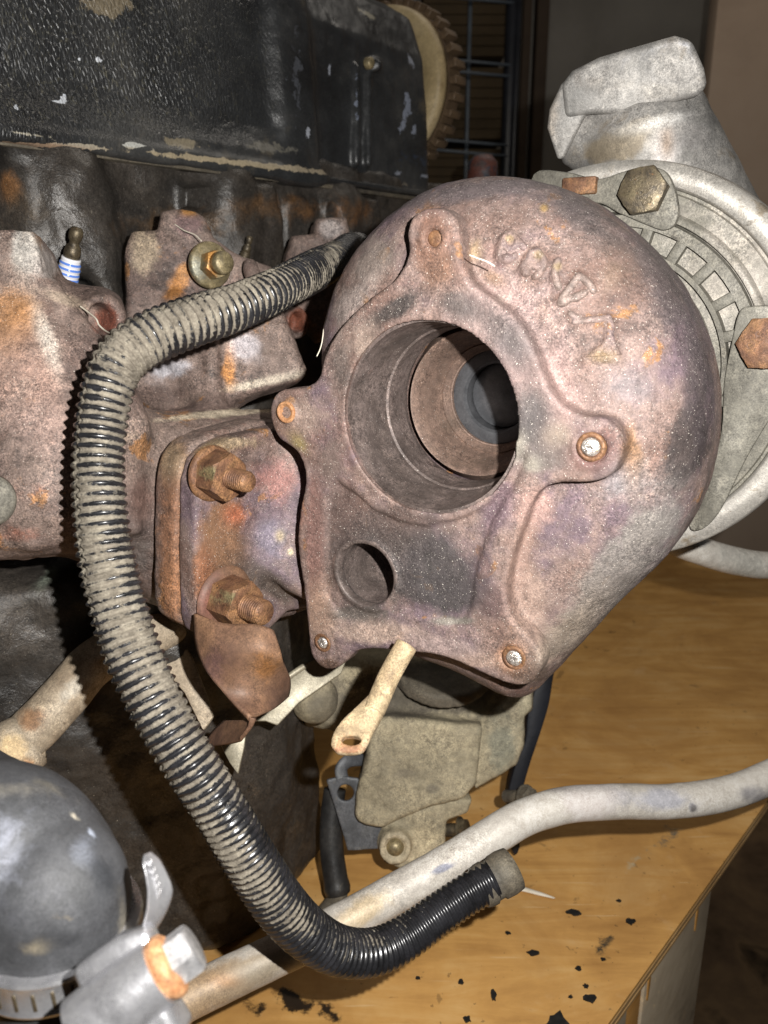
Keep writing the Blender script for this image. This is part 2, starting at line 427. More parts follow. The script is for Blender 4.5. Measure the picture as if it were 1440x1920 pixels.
def grunge(name, cols, sc=22, spots=(), metal=0.25, rough=(.45, .75), bump=((900, .5, .0003), (160, .5, .0008)), fine=.35, paint=False, grain=600, spec=.5, dist=.3, speck=None):
    n = NT(name); f = n.noise(sc, 9, .62, dist); k = len(cols)
    c = n.ramp(f, [(.30 + .40 * i / max(k - 1, 1), H(x)) for i, x in enumerate(cols)])
    for (col, s_, thr, soft, amt) in spots:
        g = n.noise(s_, 7, .65, .4); m = n.math('MULTIPLY', n.step(g, thr, thr + soft), amt); c = n.mix(m, c, H(col))
    if paint:
        al = n.attr('paint', 'Alpha'); pc = n.attr('paint', 'Color'); g = n.noise(sc * 5, 8, .7, .5)
        m = n.math('MULTIPLY', n.step(n.math('ADD', al, n.rng(g, 0, 1, -.55, .55)), .15, .62), .88)
        c = n.mix(m, c, pc)
    if fine > 0:
        reg = n.rng(n.noise(sc * 1.7 + 6, 4, .6, .3), .36, .64, .35, 1.25)
        g = n.noise(grain * 1.6, 3, .8); c = n.mix(n.math('MULTIPLY', reg, min(1, fine * 1.05)), c, n.ramp(g, [(.36, (.06, .055, .055)), (.5, (.5, .5, .5)), (.64, (.95, .93, .9))]), 'OVERLAY')
        g = n.noise(grain * .45, 9, .82, .6); c = n.mix(n.math('MULTIPLY', reg, min(1, fine * 1.1)), c, n.ramp(g, [(.36, (.12, .11, .11)), (.5, (.5, .5, .5)), (.64, (.86, .84, .82))]), 'OVERLAY')
        pm = n.math('MULTIPLY', n.step(n.noise(grain * .8, 3, .6, .2), .66, .70), reg); c = n.mix(n.math('MULTIPLY', pm, min(1, fine * 1.2)), c, (.035, .028, .025))
        g2 = n.noise(grain * .22, 5, .7); c = n.mix(fine * .8, c, n.ramp(g2, [(.32, (.2, .19, .18)), (.5, (.5, .5, .5)), (.68, (.8, .79, .77))]), 'OVERLAY')
    if speck:
        sc_, thr, col, amt = speck; g = n.noise(sc_, 2, .5); c = n.mix(n.math('MULTIPLY', n.step(g, thr, thr + .03), amt), c, H(col))
    r = n.rng(n.noise(sc * 3, 6, .6), .3, .7, rough[0], rough[1]); nor = None
    for (s_, st, ds) in bump + ((grain * 1.7, min(1, fine * 1.1), .0003),): nor = n.bump(n.noise(s_, 6, .6), st, ds, nor)
    return n.out(c, r, metal, nor, spec)

M = {}
M['turb'] = grunge('heat_stained_cast_iron', ['43393a', '63545a', '7a6862', '6a554d', '504341'], 14, [('956a3c', 42, .61, .05, .7), ('3b302d', 16, .57, .1, .65), ('98857a', 30, .63, .06, .5), ('6f4a44', 9, .57, .1, .4)], .15, (.52, .8), ((1100, .7, .0004), (330, .7, .0007), (45, .35, .002)), .48, True, speck=(1500, .69, 'efe6da', .9))
M['mani'] = grunge('rusty_manifold_iron', ['463b37', '675751', '7a6a62', '634f47'], 13, [('93693f', 30, .60, .05, .75), ('6a463a', 16, .56, .1, .5), ('2f2825', 22, .59, .07, .65), ('b0a59a', 20, .64, .07, .5)], .2, (.5, .8), ((1000, .7, .0004), (260, .8, .0009), (60, .5, .002)), .65, True, speck=(1300, .70, 'e8ddcf', .7))
M['rust'] = grunge('orange_brown_rust', ['4a3327', '6b4c38', '805f42', '5d4232'], 60, [('8a6440', 110, .60, .08, .6), ('7d7a62', 60, .6, .1, .6), ('3a2a24', 90, .64, .08, .6)], .3, (.45, .75), ((1300, .6, .0003), (400, .6, .0005)), .5, True)
M['boltcap'] = grunge('dull_yellowed_steel', ['6b6250', '8f8262', 'a6997c'], 80, [('a0652f', 70, .6, .08, .7)], .5, (.35, .6), ((900, .4, .0002),), .4, True)
M['studshine'] = grunge('bright_broken_stud_steel', ['a09a96', 'd8d2cc', 'f2eee8'], 220, [('d08a35', 260, .60, .05, .8)], .8, (.2, .4), ((900, .9, .0006), (300, .6, .0008)), .4)
M['alu'] = grunge('cast_aluminium', ['605f5d', '7f7d7a', '95928e', '6f6d6b'], 16, [('7c7264', 24, .60, .1, .7), ('55504a', 60, .68, .06, .6)], .35, (.5, .7), ((1000, .45, .0002), (180, .35, .0006)), .4, True, speck=(1400, .71, '4a443e', .8))
M['alubright'] = grunge('bright_worn_aluminium', ['85817b', 'aca8a1', '9a9690'], 14, [('75664f', 22, .60, .06, .7), ('5a5248', 45, .66, .04, .6)], .45, (.4, .6), ((1000, .4, .0002), (150, .3, .0006)), .3, True, speck=(900, .70, '6a5a4a', .8))
M['plate'] = grunge('grey_dusty_steel_plate', ['524f48', '706d64', '84817a'], 16, [('86684a', 22, .64, .06, .5), ('4a453c', 34, .60, .07, .6), ('a8a49c', 20, .62, .06, .5)], .3, (.5, .75), ((1100, .4, .0002), (200, .4, .0004)), .45, True)
M['boltdark'] = grunge('dark_oiled_bolt_steel', ['3f3a34', '5d5342', '6f6650'], 120, [('8a5a30', 160, .62, .06, .6)], .5, (.35, .6), ((1000, .5, .0002),), .4)
M['soot'] = grunge('sooty_bore_iron', ['453d3a', '5a504c', '6e625e', '544845'], 30, [('7a6660', 50, .62, .07, .5)], .3, (.42, .65), ((1000, .5, .0003), (250, .5, .0006)), .5, speck=(1200, .70, 'cfc8c0', .8))
M['shroud'] = grunge('red_grey_shroud_iron', ['57493f', '6d5a50', '7a675b'], 30, [('7b4f48', 30, .6, .08, .5)], .2, (.5, .75), ((1100, .5, .0003),), .5, speck=(1200, .71, 'cfc8c0', .7))
M['bladed'] = grunge('dark_nose_steel', ['3d3e41', '4d4e51', '444548'], 60, [], .3, (.3, .5), ((900, .3, .0002),), .2)
M['block'] = grunge('greasy_black_engine_iron', ['222120', '35322f', '413c37', '2b2826'], 9, [('6a5a48', 22, .62, .1, .55), ('1b1918', 14, .58, .1, .7), ('6d5c48', 60, .70, .05, .5)], .1, (.28, .55), ((500, .5, .0006), (80, .6, .002), (22, .5, .005)), .5, True, speck=(700, .72, 'a09888', .6))
M['head'] = grunge('brown_black_head_iron', ['2a2521', '40382f', '504335', '302923'], 10, [('96623a', 17, .60, .1, .7), ('1e1a18', 13, .58, .1, .7)], .15, (.45, .75), ((500, .5, .0005), (70, .5, .002)), .5, True, speck=(700, .72, 'a09888', .5))
M['tan'] = grunge('beige_dirt_covered_casting', ['6e6654', '8c836d', '9c927a', '857c66'], 14, [('4e483c', 30, .60, .07, .6), ('b0a68e', 18, .62, .1, .5)], 0.0, (.7, .95), ((600, .6, .0006), (140, .7, .0012)), .45, True)
M['tandark'] = grunge('dark_dirt_covered_casting', ['3c3833', '5a5347', '6b6354'], 20, [('8c8169', 30, .6, .1, .6)], 0.0, (.6, .9), ((600, .6, .0006), (140, .7, .0012)), .4, True)
M['tube'] = grunge('chalky_grey_tube', ['9b948a', 'bdb7ae', 'cdc8c0', 'aba294'], 9, [('6e675e', 26, .63, .06, .6), ('5a5f78', 20, .68, .04, .4)], .1, (.4, .65), ((900, .35, .0002), (90, .4, .0006)), .3, True)
M['tubebrown'] = grunge('crusty_beige_pipe', ['8a7a66', 'a89a86', 'b8ac9a'], 20, [('9a6a42', 30, .60, .08, .7), ('6a5a48', 50, .64, .06, .6)], .1, (.5, .8), ((800, .5, .0004), (120, .6, .001)), .4, True)
M['rubber'] = grunge('dusty_black_rubber', ['242426', '323335', '3f4043', '29292b'], 18, [('515259', 24, .58, .14, .45), ('1d1e21', 19, .58, .14, .4), ('5f584c', 50, .66, .06, .5)], 0.0, (.55, .70), ((700, .25, .0003), (60, .3, .001)), .25, True)
M['blackrub'] = grunge('small_black_rubber_hose', ['1c1c1c', '2b2b2b', '3a3835'], 40, [('6e675a', 60, .62, .08, .5)], 0.0, (.3, .5), ((500, .3, .0003),), .3)
M['chrome'] = grunge('shiny_clamp_steel', ['a8a8ac', 'c8c8cc', 'd8d8da'], 40, [('8a8480', 60, .68, .05, .5)], .8, (.2, .38), ((300, .15, .0003), (70, .5, .0012)), .15)
M['zinc'] = grunge('grey_screw_zinc', ['8a8a8c', 'b0b0b2', 'c0bebc'], 150, [('a06a3a', 200, .66, .04, .6)], .6, (.3, .5), ((600, .5, .0004),), .3)
M['rustlight'] = grunge('light_orange_rust', ['8a5c3c', 'a87a54', 'bd9470'], 180, [('7a5034', 300, .6, .06, .7)], .1, (.5, .8), ((900, .7, .0004),), .4)
M['rod'] = grunge('powdery_tan_rod_steel', ['8a765c', 'a89576', 'b8a68a'], 60, [('a06038', 70, .62, .07, .6), ('7d6a50', 100, .64, .05, .5)], .05, (.6, .9), ((700, .7, .0005), (200, .5, .0008)), .4, True)
M['bracket'] = grunge('purple_brown_sheet_steel', ['42322b', '634a3c', '775a44', '57433c'], 16, [('86603a', 20, .58, .12, .6), ('5a4a4c', 14, .6, .1, .5)], .15, (.5, .75), ((900, .4, .0002), (130, .3, .0006)), .4, True)
M['strip'] = grunge('pale_galvanised_strip', ['78725f', '958e7c', 'a49d8a'], 26, [('6e675a', 40, .62, .07, .5)], .3, (.4, .6), ((700, .4, .0003),), .3)
M['steelblue'] = grunge('blue_grey_bracket_steel', ['3e4042', '54565a', '6a6b6a'], 30, [('857c68', 40, .6, .08, .6)], .2, (.45, .7), ((600, .4, .0004),), .35)
M['gearbeige'] = grunge('yellowed_timing_cover_plastic', ['8a7856', 'a8956f', 'b8a684'], 14, [('6a5638', 24, .6, .1, .5)], 0, (.5, .7), ((500, .3, .0003),), .25)
M['gearbrown'] = grunge('brown_toothed_pulley_steel', ['3a3026', '5d4c3a', '6d5a44'], 30, [], .2, (.5, .7), ((500, .4, .0003),), .3)
M['fibre'] = grunge('pale_thread', ['cfc6b4', 'e0d8c8'], 100, [], 0, (.7, .9), (), .1)

def valve_cover_mat():
    n = NT('crackled_black_paint'); f = n.noise(9, 8, .6, .3)
    c = n.ramp(f, [(.3, H('1c1c1d')), (.5, H('2e2f30')), (.7, H('494846'))])
    c = n.mix(n.math('MULTIPLY', n.step(n.noise(16, 8, .7), .60, .74), .5), c, H('665c4a'))
    v = n.map((330, 330, 150)); cr = n.voro(1, 'DISTANCE_TO_EDGE', v); n2 = n.noise(1, 3, .6, 1.5, vec=v)
    area = n.attr('crackle'); hgt = n.math('MULTIPLY', n.math('ADD', n.step(cr, 0, .25), n2), area)
    c = n.mix(n.math('MULTIPLY', n.step(n2, .58, .68), n.math('MULTIPLY', area, .35)), c, H('8a8570'))
    al = n.attr('paint', 'Alpha'); pc = n.attr('paint', 'Color'); g = n.noise(110, 7, .7, .4)
    c = n.mix(n.step(n.math('ADD', al, n.rng(g, 0, 1, -.9, .9)), .38, .5), c, pc)
    c = n.mix(.35, c, n.ramp(n.noise(500, 4, .7), [(.3, (.1, .1, .1)), (.7, (.9, .9, .9))]), 'OVERLAY')
    nor = n.bump(hgt, .7, .0009); nor = n.bump(n.noise(60, 6, .6), .4, .002, nor); nor = n.bump(n.noise(700, 4, .6), .35, .0004, nor)
    return n.out(c, n.rng(n.noise(30, 5, .6), .3, .7, .25, .5), 0.0, nor, .6)
M['cover'] = valve_cover_mat()

def conduit_mat():
    n = NT('dusty_corrugated_black_plastic'); gr = n.attr('groove'); du = n.attr('dust')
    g = n.noise(70, 7, .65, .4); g2 = n.noise(420, 4, .7)
    s = n.math('ADD', n.math('ADD', n.math('MULTIPLY', gr, .55), du), n.math('ADD', n.rng(g, 0, 1, -.55, .55), n.rng(g2, 0, 1, -.35, .35)))
    m = n.step(s, .62, .78)
    dc = n.ramp(n.noise(160, 6, .7), [(.3, H('59534a')), (.5, H('777065')), (.7, H('918a7c'))])
    bc = n.ramp(n.noise(90, 5, .6), [(.3, H('131314')), (.7, H('29292c'))]); c = n.mix(m, bc, dc)
    c = n.mix(.3, c, n.ramp(n.noise(900, 4, .7), [(.3, (.1, .1, .1)), (.7, (.9, .9, .9))]), 'OVERLAY')
    nor = n.bump(n.math('MULTIPLY', m, n.noise(300, 5, .7)), .9, .0009); nor = n.bump(n.noise(150, 4, .6), .35, .0006, nor)
    return n.out(c, n.mix(m, (.27,) * 3, (.9,) * 3), 0, nor, n.rng(m, 0, 1, .6, .1))
M['conduit'] = conduit_mat()

def porcelain_mat():
    n = NT('white_porcelain_with_blue_rings'); z = n.attr('ring')
    b = n.step(z, .45, .55); c = n.mix(b, H('e6e6ea'), H('5f86d8'))
    return n.out(c, .2, 0, None, .6)
M['porc'] = porcelain_mat()

def wood_mat(name, c0, c1, c2, rotz, marks=True, gx=4, dirt=.5):
    n = NT(name); v = n.map((gx, 26, 26), (0, 0, rotz)); g = n.noise(1, 9, .66, 1.8, vec=v); big = n.noise(7, 6, .65, .8)
    c = n.ramp(n.math('ADD', n.math('MULTIPLY', g, .55), n.math('MULTIPLY', n.noise(11, 7, .62, .5), .45)), [(.32, H(c0)), (.5, H(c1)), (.68, H(c2))]); c = n.mix(n.math('MULTIPLY', n.step(big, .42, .68), .55), c, H(c0))
    c = n.mix(n.math('MULTIPLY', n.step(n.noise(26, 8, .7, .3), .58, .70), .3), c, H('c9a678'))
    if marks:
        c = n.mix(n.math('MULTIPLY', n.step(n.noise(34, 6, .6, .6), .655, .69), .75 * dirt), c, H('2c261f'))
        c = n.mix(n.math('MULTIPLY', n.step(n.noise(200, 3, .5), .70, .73), .9 * dirt), c, H('1f1b17'))
        v2 = n.map((12, 240, 100), (0, 0, rotz + .9)); c = n.mix(n.math('MULTIPLY', n.step(n.noise(1, 3, .5, .2, vec=v2), .68, .72), .35), c, H('d9bd92'))
    if name.startswith('ply'):
        al = n.attr('paint', 'Alpha'); pc = n.attr('paint', 'Color')
        c = n.mix(n.step(n.math('ADD', al, n.rng(n.noise(90, 6, .7), 0, 1, -.45, .45)), .35, .55), c, pc)
    nor = n.bump(g, .3, .0005)
    return n.out(c, n.rng(big, .3, .7, .38, .6), 0, nor, .35)
M['ply'] = wood_mat('plywood_top_veneer', 'a0743f', 'c69757', 'd8b176', R(-42 + 90), True)
M['plyedge'] = wood_mat('plain_plywood_edge_ply', '4a3a2a', '6e563c', '8a7050', R(-42 + 90), False)
M['plyedge2'] = wood_mat('plain_plywood_edge_core', '8a6c48', 'a8875c', 'b99a70', R(-42 + 90), False)
M['boxside'] = wood_mat('weathered_box_board', '8d7f6c', 'ab9c86', 'bcae98', R(-42 + 90), True, 8, .3)
M['boxwarm'] = wood_mat('warm_box_board', '8a5f34', 'b58648', 'c99a5e', R(-42 + 90), False, 8)
def flat(name, cols, sc, rough=.8, b=(80, .3, .001)):
    n = NT(name); c = n.ramp(n.noise(sc, 7, .6, .3), [(.3 + .4 * i / max(1, len(cols) - 1), H(x)) for i, x in enumerate(cols)])
    return n.out(c, rough, 0, n.bump(n.noise(b[0], 5, .6), b[1], b[2]), .3)
M['wall'] = flat('dull_plaster_wall', ['7c776f', '8c877f', '948f87'], 3)
M['panel'] = flat('pale_brown_board_panel', ['8f7d6c', '9f8c7a', 'a59382'], 4, .8, (300, .3, .0005))
M['floor'] = flat('dirty_workshop_concrete', ['4a3a28', '6a5540', '80684c', '3a2e22'], 7)
M['rackmetal'] = flat('grey_rack_metal', ['3e444b', '525a62'], 20, .4)
M['crate'] = flat('brown_crate_boards', ['33291c', '40331f', '392d1e'], 12)
M['frame'] = flat('brown_door_frame', ['3c3229', '4d4034', '443930'], 6)
M['black'] = flat('black_painted_metal', ['15161a', '22242a'], 30, .4)
M['flake'] = flat('black_paint_flake', ['0e0e0e', '1c1b1a', '2a2826'], 200, .5)
# ------------------------------------------------------------------ frames of the place
Tax = az(30); FT = Frame(P(795, 785, .42), -Tax)
Ea = az(38); Wn = az(128); FE = Frame(P(0, 262, .55), Wn)
TABLE_Z = CAM[2] - 0.52
FG = Frame((0, 0, TABLE_Z), UP, RGT)      # table plane, x right, y forward
def g(px, py): return FG.px(px, py)

# ------------------------------------------------------------------ room
def quadbox(name, x0, x1, y0, y1, z0, z1, mat, bw=0, **k):
    f = Frame((0, 0, 0), UP, RGT); V, F = boxw(f, x0, x1, y0, y1, z0, z1, bw); return mesh_obj(name, V, F, mat, smooth='auto' if bw else False, **k)
quadbox('floor', -3, 4, -1.5, 4, -0.1, 0.0, M['floor'], kind='structure')
quadbox('back_wall', -3, 4, 2.75, 2.85, 0.0, 3.0, M['wall'], kind='structure')
FB = Frame((0, 2.2, 0), (0, -1, 0), RGT)
def bgx(px, py, y):  # x and z where a view ray meets the vertical plane y
    r = ray(px, py); t = (y - CAM[1]) / r[1]; q = CAM + r * t; return q[0], q[2]
# pale board panel at the edge of the view
x0, z0 = bgx(1316, 300, 1.9)
V, F = boxw(Frame((0, 0, 0), UP, RGT), x0, x0 + 1.1, 1.9, 1.95, 0.0, 2.4, .004); mesh_obj('board_panel', V, F, M['panel'], smooth='auto', label='tall pale brown board panel standing beyond the compressor outlet', cat='panel')
# door frame strips and dark doorway
t = thing('door_frame', 'dim brown door frame against the back wall beside the wire rack', 'door frame', (bgx(1000, 300, 2.7)[0], 2.7, 0))
for a, b, yy in ((975, 990, 2.70), (1000, 1022, 2.68)):
    xa, xb = bgx(a, 200, yy)[0], bgx(b, 200, yy)[0]
    V, F = boxw(Frame((0, 0, 0), UP, RGT), xa, xb, yy, 2.745, 0, 2.6, .003); mesh_obj('frame_post', V, F, M['frame'], t, smooth='auto')
xa, xb = bgx(990, 200, 2.74)[0], bgx(1000, 200, 2.74)[0]
# wire rack with boarded crates
yr = 2.15
t = thing('wire_rack', 'grey wire storage rack standing behind the engine near the wall', 'rack', (bgx(860, 200, yr)[0], yr, 0))
for px_, w_ in ((775, .022), (878, .010), (955, .030), (660, .02), (968, .012)):
    x_ = bgx(px_, 150, yr)[0]; V, F = sweep([(x_, yr, 0), (x_, yr, 1.0), (x_, yr, 2.2)], w_ / 2, 12); mesh_obj('rack_post', V, F, M['black'] if px_ > 950 else M['rackmetal'], t)
for py_ in (118, 268, -20, 420):
    for dy in (0, .02):
        z_ = bgx(880, py_, yr)[1] - dy * 1.2
        V, F = sweep([(bgx(600, 100, yr)[0], yr - .012, z_ + .03), (bgx(880, 100, yr)[0], yr - .012, z_), (bgx(958, 100, yr)[0], yr - .012, z_ - .008)], .0035, 10); mesh_obj('rack_wire', V, F, M['rackmetal'], t)
for lab, pa, pb, qa, qb, yd in (('topmost wide slatted crate on the wire rack above the toothed pulley', 630, 772, -140, 14, 2.24), ('brown slatted crate on the rack between the pulley and the dark post', 792, 950, -30, 108, 2.24), ('brown slatted crate on the rack shelf level with the pulley teeth', 796, 950, 128, 262, 2.24), ('lowest slatted crate on the rack just above the turbocharger', 790, 950, 280, 400, 2.24)):
    xa, za = bgx(pa, qb, yd); xb, zb = bgx(pb, qa, yd)
    t2 = thing('slatted_crate', lab, 'crate', ((xa + xb) / 2, yd, za), 'crates on the wire rack')
    nsl = 7; hh = (zb - za) / nsl
    for k in range(nsl):
        V, F = boxw(Frame((0, 0, 0), UP, RGT), xa, xb, yd - .012 + .003 * random.random(), yd + .01, za + k * hh + .0006, za + (k + 1) * hh - .0006, .001, 1)
        mesh_obj('slat', V, F, M['crate'], t2, smooth='auto')
    V, F = boxw(Frame((0, 0, 0), UP, RGT), xa, xb, yd + .011, yd + .30, za, zb, .002, 1); mesh_obj('crate_body', V, F, M['crate'], t2, smooth='auto')

# ------------------------------------------------------------------ plywood-topped wooden box the engine stands on
A = np.array(g(1140, 1920)); B = np.array(g(1440, 1500)); e = (B - A) / np.linalg.norm(B - A); nO = np.array([e[1], -e[0]])   # outward
TB = Frame((A[0], A[1], TABLE_Z), UP, (e[0], e[1], 0))   # x along the edge, y away from the camera side (inward), z up
box_t = thing('wooden_box', 'plywood topped wooden box with worn orange top carrying the engine', 'box', (*(A + e * .3 - nO * .5), 0))
L0, L1 = -0.75, 1.10
def inn(x, y): return TB.w(x, y, 0)
nx, ny = 60, 40
# top veneer as a fine sheet so that dirt can lie on it
X_, Y_ = np.meshgrid(np.linspace(L0, L1, 150), np.linspace(0.0, 1.1, 90), indexing='ij')
V = TB.W(np.stack([X_.ravel(), Y_.ravel(), np.zeros(X_.size)], 1)); nX, nY = X_.shape
ii, jj = np.meshgrid(np.arange(nX - 1), np.arange(nY - 1), indexing='ij'); a = (ii * nY + jj).ravel()
F = np.stack([a, a + nY, a + nY + 1, a + 1], 1)
n0 = len(V); bdz = []
V = np.concatenate([V, V - UP * .003]); F2 = (F + n0)[:, ::-1]
ring = [i * nY for i in range(nX)] + [(nX - 1) * nY + j for j in range(1, nY)] + [i * nY + nY - 1 for i in range(nX - 2, -1, -1)] + [j for j in range(nY - 2, 0, -1)]
F3 = np.array([[ring[(k + 1) % len(ring)], ring[k], ring[k] + n0, ring[(k + 1) % len(ring)] + n0] for k in range(len(ring))])
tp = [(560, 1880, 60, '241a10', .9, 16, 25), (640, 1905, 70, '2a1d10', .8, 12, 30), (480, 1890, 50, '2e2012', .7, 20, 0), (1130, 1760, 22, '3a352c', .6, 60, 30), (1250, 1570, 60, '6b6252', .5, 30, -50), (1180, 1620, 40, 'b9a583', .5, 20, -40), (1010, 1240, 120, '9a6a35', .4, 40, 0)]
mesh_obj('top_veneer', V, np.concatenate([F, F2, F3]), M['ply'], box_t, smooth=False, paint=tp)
for k, (z0_, z1_, ins, mt) in enumerate(((-.0065, -.0031, .0012, 'plyedge'), (-.0100, -.0066, .0004, 'plyedge2'), (-.0135, -.0101, .0014, 'plyedge'), (-.0165, -.0136, .0006, 'plyedge2'))):
    V, F = boxw(TB, L0, L1, ins, 1.1, z0_, z1_, 0); mesh_obj('veneer_layer', V, F, M[mt], box_t, smooth=False)
# side boards of the box: ends at the corner seen at (1335,1620)
cx = TB.px(1338, 1640, -.03)[0]
FS = Frame(TB.w(0, .012, 0), -TB.Y, TB.X)     # x along, y up? , z outward
FS = Frame(TB.w(0, .012, 0), -TB.Y, TB.X)
wx = FS.px(1205, 1900)[0]
for (xa, xb, mt, dz) in ((L0, wx - .035, 'boxside', 0), (wx - .034, wx - .004, 'boxwarm', -.0015), (wx - .003, cx, 'boxside', .0005)):
    V, F = boxw(FS, xa, xb, -.60, -.017, -.018, dz, .001); mesh_obj('side_board', V, F, M[mt], box_t, smooth='auto')
V, F = boxw(Frame(TB.w(cx - .001, .012, 0), TB.X, TB.Y), .0, .9, -.60, -.017, -.02, 0, .001); mesh_obj('end_board', V, F, M['boxside'], box_t, smooth='auto')
V, F = boxw(Frame(TB.w(0, 0, 0), UP, TB.X), cx - .05, cx - .004, .03, .06, -TABLE_Z + .001, -.6, .001)
mesh_obj('leg', V, F, M['boxside'], box_t, smooth='auto')
V, F = boxw(Frame(TB.w(0, 0, 0), UP, TB.X), L0 + .1, L0 + .15, .9, .95, -TABLE_Z + .001, -.6, .001); mesh_obj('leg', V, F, M['boxside'], box_t, smooth='auto')
V, F = boxw(Frame(TB.w(0, 0, 0), UP, TB.X), L0 + .1, L0 + .15, .03, .08, -TABLE_Z + .001, -.6, .001); mesh_obj('leg', V, F, M['boxside'], box_t, smooth='auto')
V, F = boxw(Frame(TB.w(0, 0, 0), UP, TB.X), cx - .05, cx - .004, .85, .9, -TABLE_Z + .001, -.6, .001); mesh_obj('leg', V, F, M['boxside'], box_t, smooth='auto')
for (a_, b_) in ((1304, 1720), (1214, 1848)):      # filled nail slots
    x_, y_ = FS.px(a_, b_); pts = [(x_ + .0022 * math.cos(q) * (1 + .2 * math.sin(3 * q)), y_ + .0155 * math.sin(q)) for q in np.linspace(0, 2 * math.pi, 18)[:-1]]
    V, F = prism(FS, pts, 0.0, .0016, .0003, 1); mesh_obj('wood_plug', V, F, M['boxwarm'], box_t, smooth='auto')

# black flakes of old paint and a wood shaving lying on the top
fl_ = [(1075, 1712, 14, 6), (952, 1750, 6, 4), (1000, 1788, 13, 6), (1044, 1922, 22, 20), (1105, 1872, 10, 8), (864, 1842, 6, 5), (925, 1866, 5, 10), (876, 1912, 7, 6), (1182, 1728, 9, 7), (1085, 1816, 6, 5), (1098, 1850, 5, 4), (784, 1835, 4, 3), (1070, 1870, 4, 3), (1130, 1800, 5, 3), (1160, 1690, 5, 3)]
for i, (a_, b_, rx, ry) in enumerate(fl_):
    x_, y_ = FG.px(a_, b_); s_ = .66 / 1500; rs = np.random.RandomState(i); m = 11
    pts = [(x_ + rx * s_ * math.cos(q) * (.55 + .75 * rs.rand()), y_ + ry * 1.2 * s_ * math.sin(q) * (.55 + .75 * rs.rand())) for q in np.arange(m) * 2 * math.pi / m]
    V, F = prism(FG, pts, .0002, .0011, 0); o = mesh_obj('paint_flake', V, F, M['flake'], smooth=False, label='black flake of old paint lying on the orange plywood top', cat='paint flake', group='black paint flakes scattered on the plywood')
    lb = {0: 'broad flat black paint flake between the wood shaving and the box edge', 2: 'bow shaped black paint flake in the middle of the bare plywood', 3: 'largest angular black paint flake on the plywood, close to the box edge', 4: 'ragged black paint flake lying beside the largest angular flake', 6: 'narrow upright black paint flake near the lower end of the bare plywood', 8: 'small black flake nearest the worn edge of the plywood top'}
    if i in lb: o['label'] = lb[i]
    else: o['label'] = 'tiny black speck of old paint lying on the orange plywood top'
V, F = sweep([FG.at(a_, b_, .0015) for a_, b_ in ((955, 1664), (985, 1668), (1010, 1675), (1040, 1684))], [.0012, .0026, .0022, .0008], 10, ell=.5)
mesh_obj('wood_shaving', V, F, M['fibre'], label='thin pale wood shaving lying on plywood beside the ribbed hose end', cat='wood shaving')

# ------------------------------------------------------------------ engine block and head
eng = thing('engine', 'greasy black bare engine block with head standing on the plywood box', 'engine', FE.w(.4, -.5, -.1))
def wallx(px, py, z=0): return FE.px(px, py, z)
zt = TABLE_Z + .002 - FE.O[2]                       # table height in the engine frame
s_end = FE.px(605, 1500, .06)[0]; yb = FE.px(60, 1040, .06)[1]
V_ = Vol(FE, (-.30, zt - .012, -.10), (.86, .03, .16), .0042)
V_.add(Slab(FE, [(-.40, -.40 + .02), (.83, -.40), (.83, .02), (-.40, .02)], -.30, 0, .004))
kc = np.array(g(488, 1772)); kr = np.array(g(606, 1597)); ea2 = Ea[:2]; wn2 = Wn[:2]
V_.add(Slab(FG, [tuple(q) for q in (kc, kr, kr - wn2 * .30, kc - az(72)[:2] * .6 - wn2 * .35, kc - az(72)[:2] * .6)], .002, .33, .014), .02)
print('corner z', (FG.w(*kc) - FE.O) @ Wn)
# crankcase ribs, pads, plugs
for (a_, b_, rr, h_) in ((120, 1085, .022, .064), (60, 1250, .05, .058), (330, 1400, .045, .060), (430, 1560, .03, .062)):
    c_ = FE.at(a_, b_, .05); V_.add(Cyl(c_ - Wn * .02, c_ + Wn * (h_ - .05), rr, rr * .8, .003), .02)
for q in (((0, 1330), (420, 1120), .006), ((180, 1560), (520, 1330), .005), ((330, 1700), (480, 1420), .006), ((240, 1120), (250, 1700), .010), ((440, 1300), (600, 1290), .006), ((20, 1120), (150, 1290), .008)):
    V_.add(Cone(FE.at(*q[0], .05), FE.at(*q[1], .05), q[2]), .02)
# head: port bulges between the plugs
for (a_, rr) in ((150, .040), (440, .034), (640, .036), (-60, .04)):
    c_ = FE.at(a_, 560, .0); V_.add(Cone(c_ + UP * .09, c_ - UP * .14, rr * .6, rr), .03)
for pl_, zz in (([(430, 560), (432, 400), (450, 352), (492, 350), (512, 410), (522, 560)], .016), ([(70, 620), (70, 330), (100, 300), (118, 330), (122, 620)], .010), ([(590, 560), (592, 372), (640, 362), (700, 372), (705, 560)], .014), ([(330, 400), (332, 345), (420, 350), (418, 400)], .012), ([(-80, 420), (-80, 310), (36, 318), (36, 410)], .008), ([(530, 420), (530, 372), (588, 372), (588, 470), (530, 470)], .008)):
    V_.add(Slab(FE, FE.poly(pl_), -.02, zz, .004), .004)
V_.sub(Cyl(FE.at(135, 560, .06), FE.at(135, 560, -.05), .018, .018), .02)
V, F = V_.mesh(2, lump=[(60, .0035, 3), (14, .008, 6)])
x_, y_, d_ = proj(V)
upper = ((V - FE.O) @ FE.Y) > -.33
mesh_obj('block', V, F, M['block'], eng, paint=[(330, 420, 160, '5d4832', .45, 40), (20, 345, 22, '7d5836', .6, 34), (60, 390, 50, '554a3c', .4), (480, 380, 60, '5d4630', .4, 24), (660, 400, 50, '6d4c2e', .45, 40), (560, 390, 40, '6a4a2a', .4), (90, 1080, 40, '7c8478', .5, 12, -50), (60, 1190, 90, '4a443e', .5), (230, 1300, 100, '3e3a38', .5), (300, 1450, 70, '5d5648', .5)])

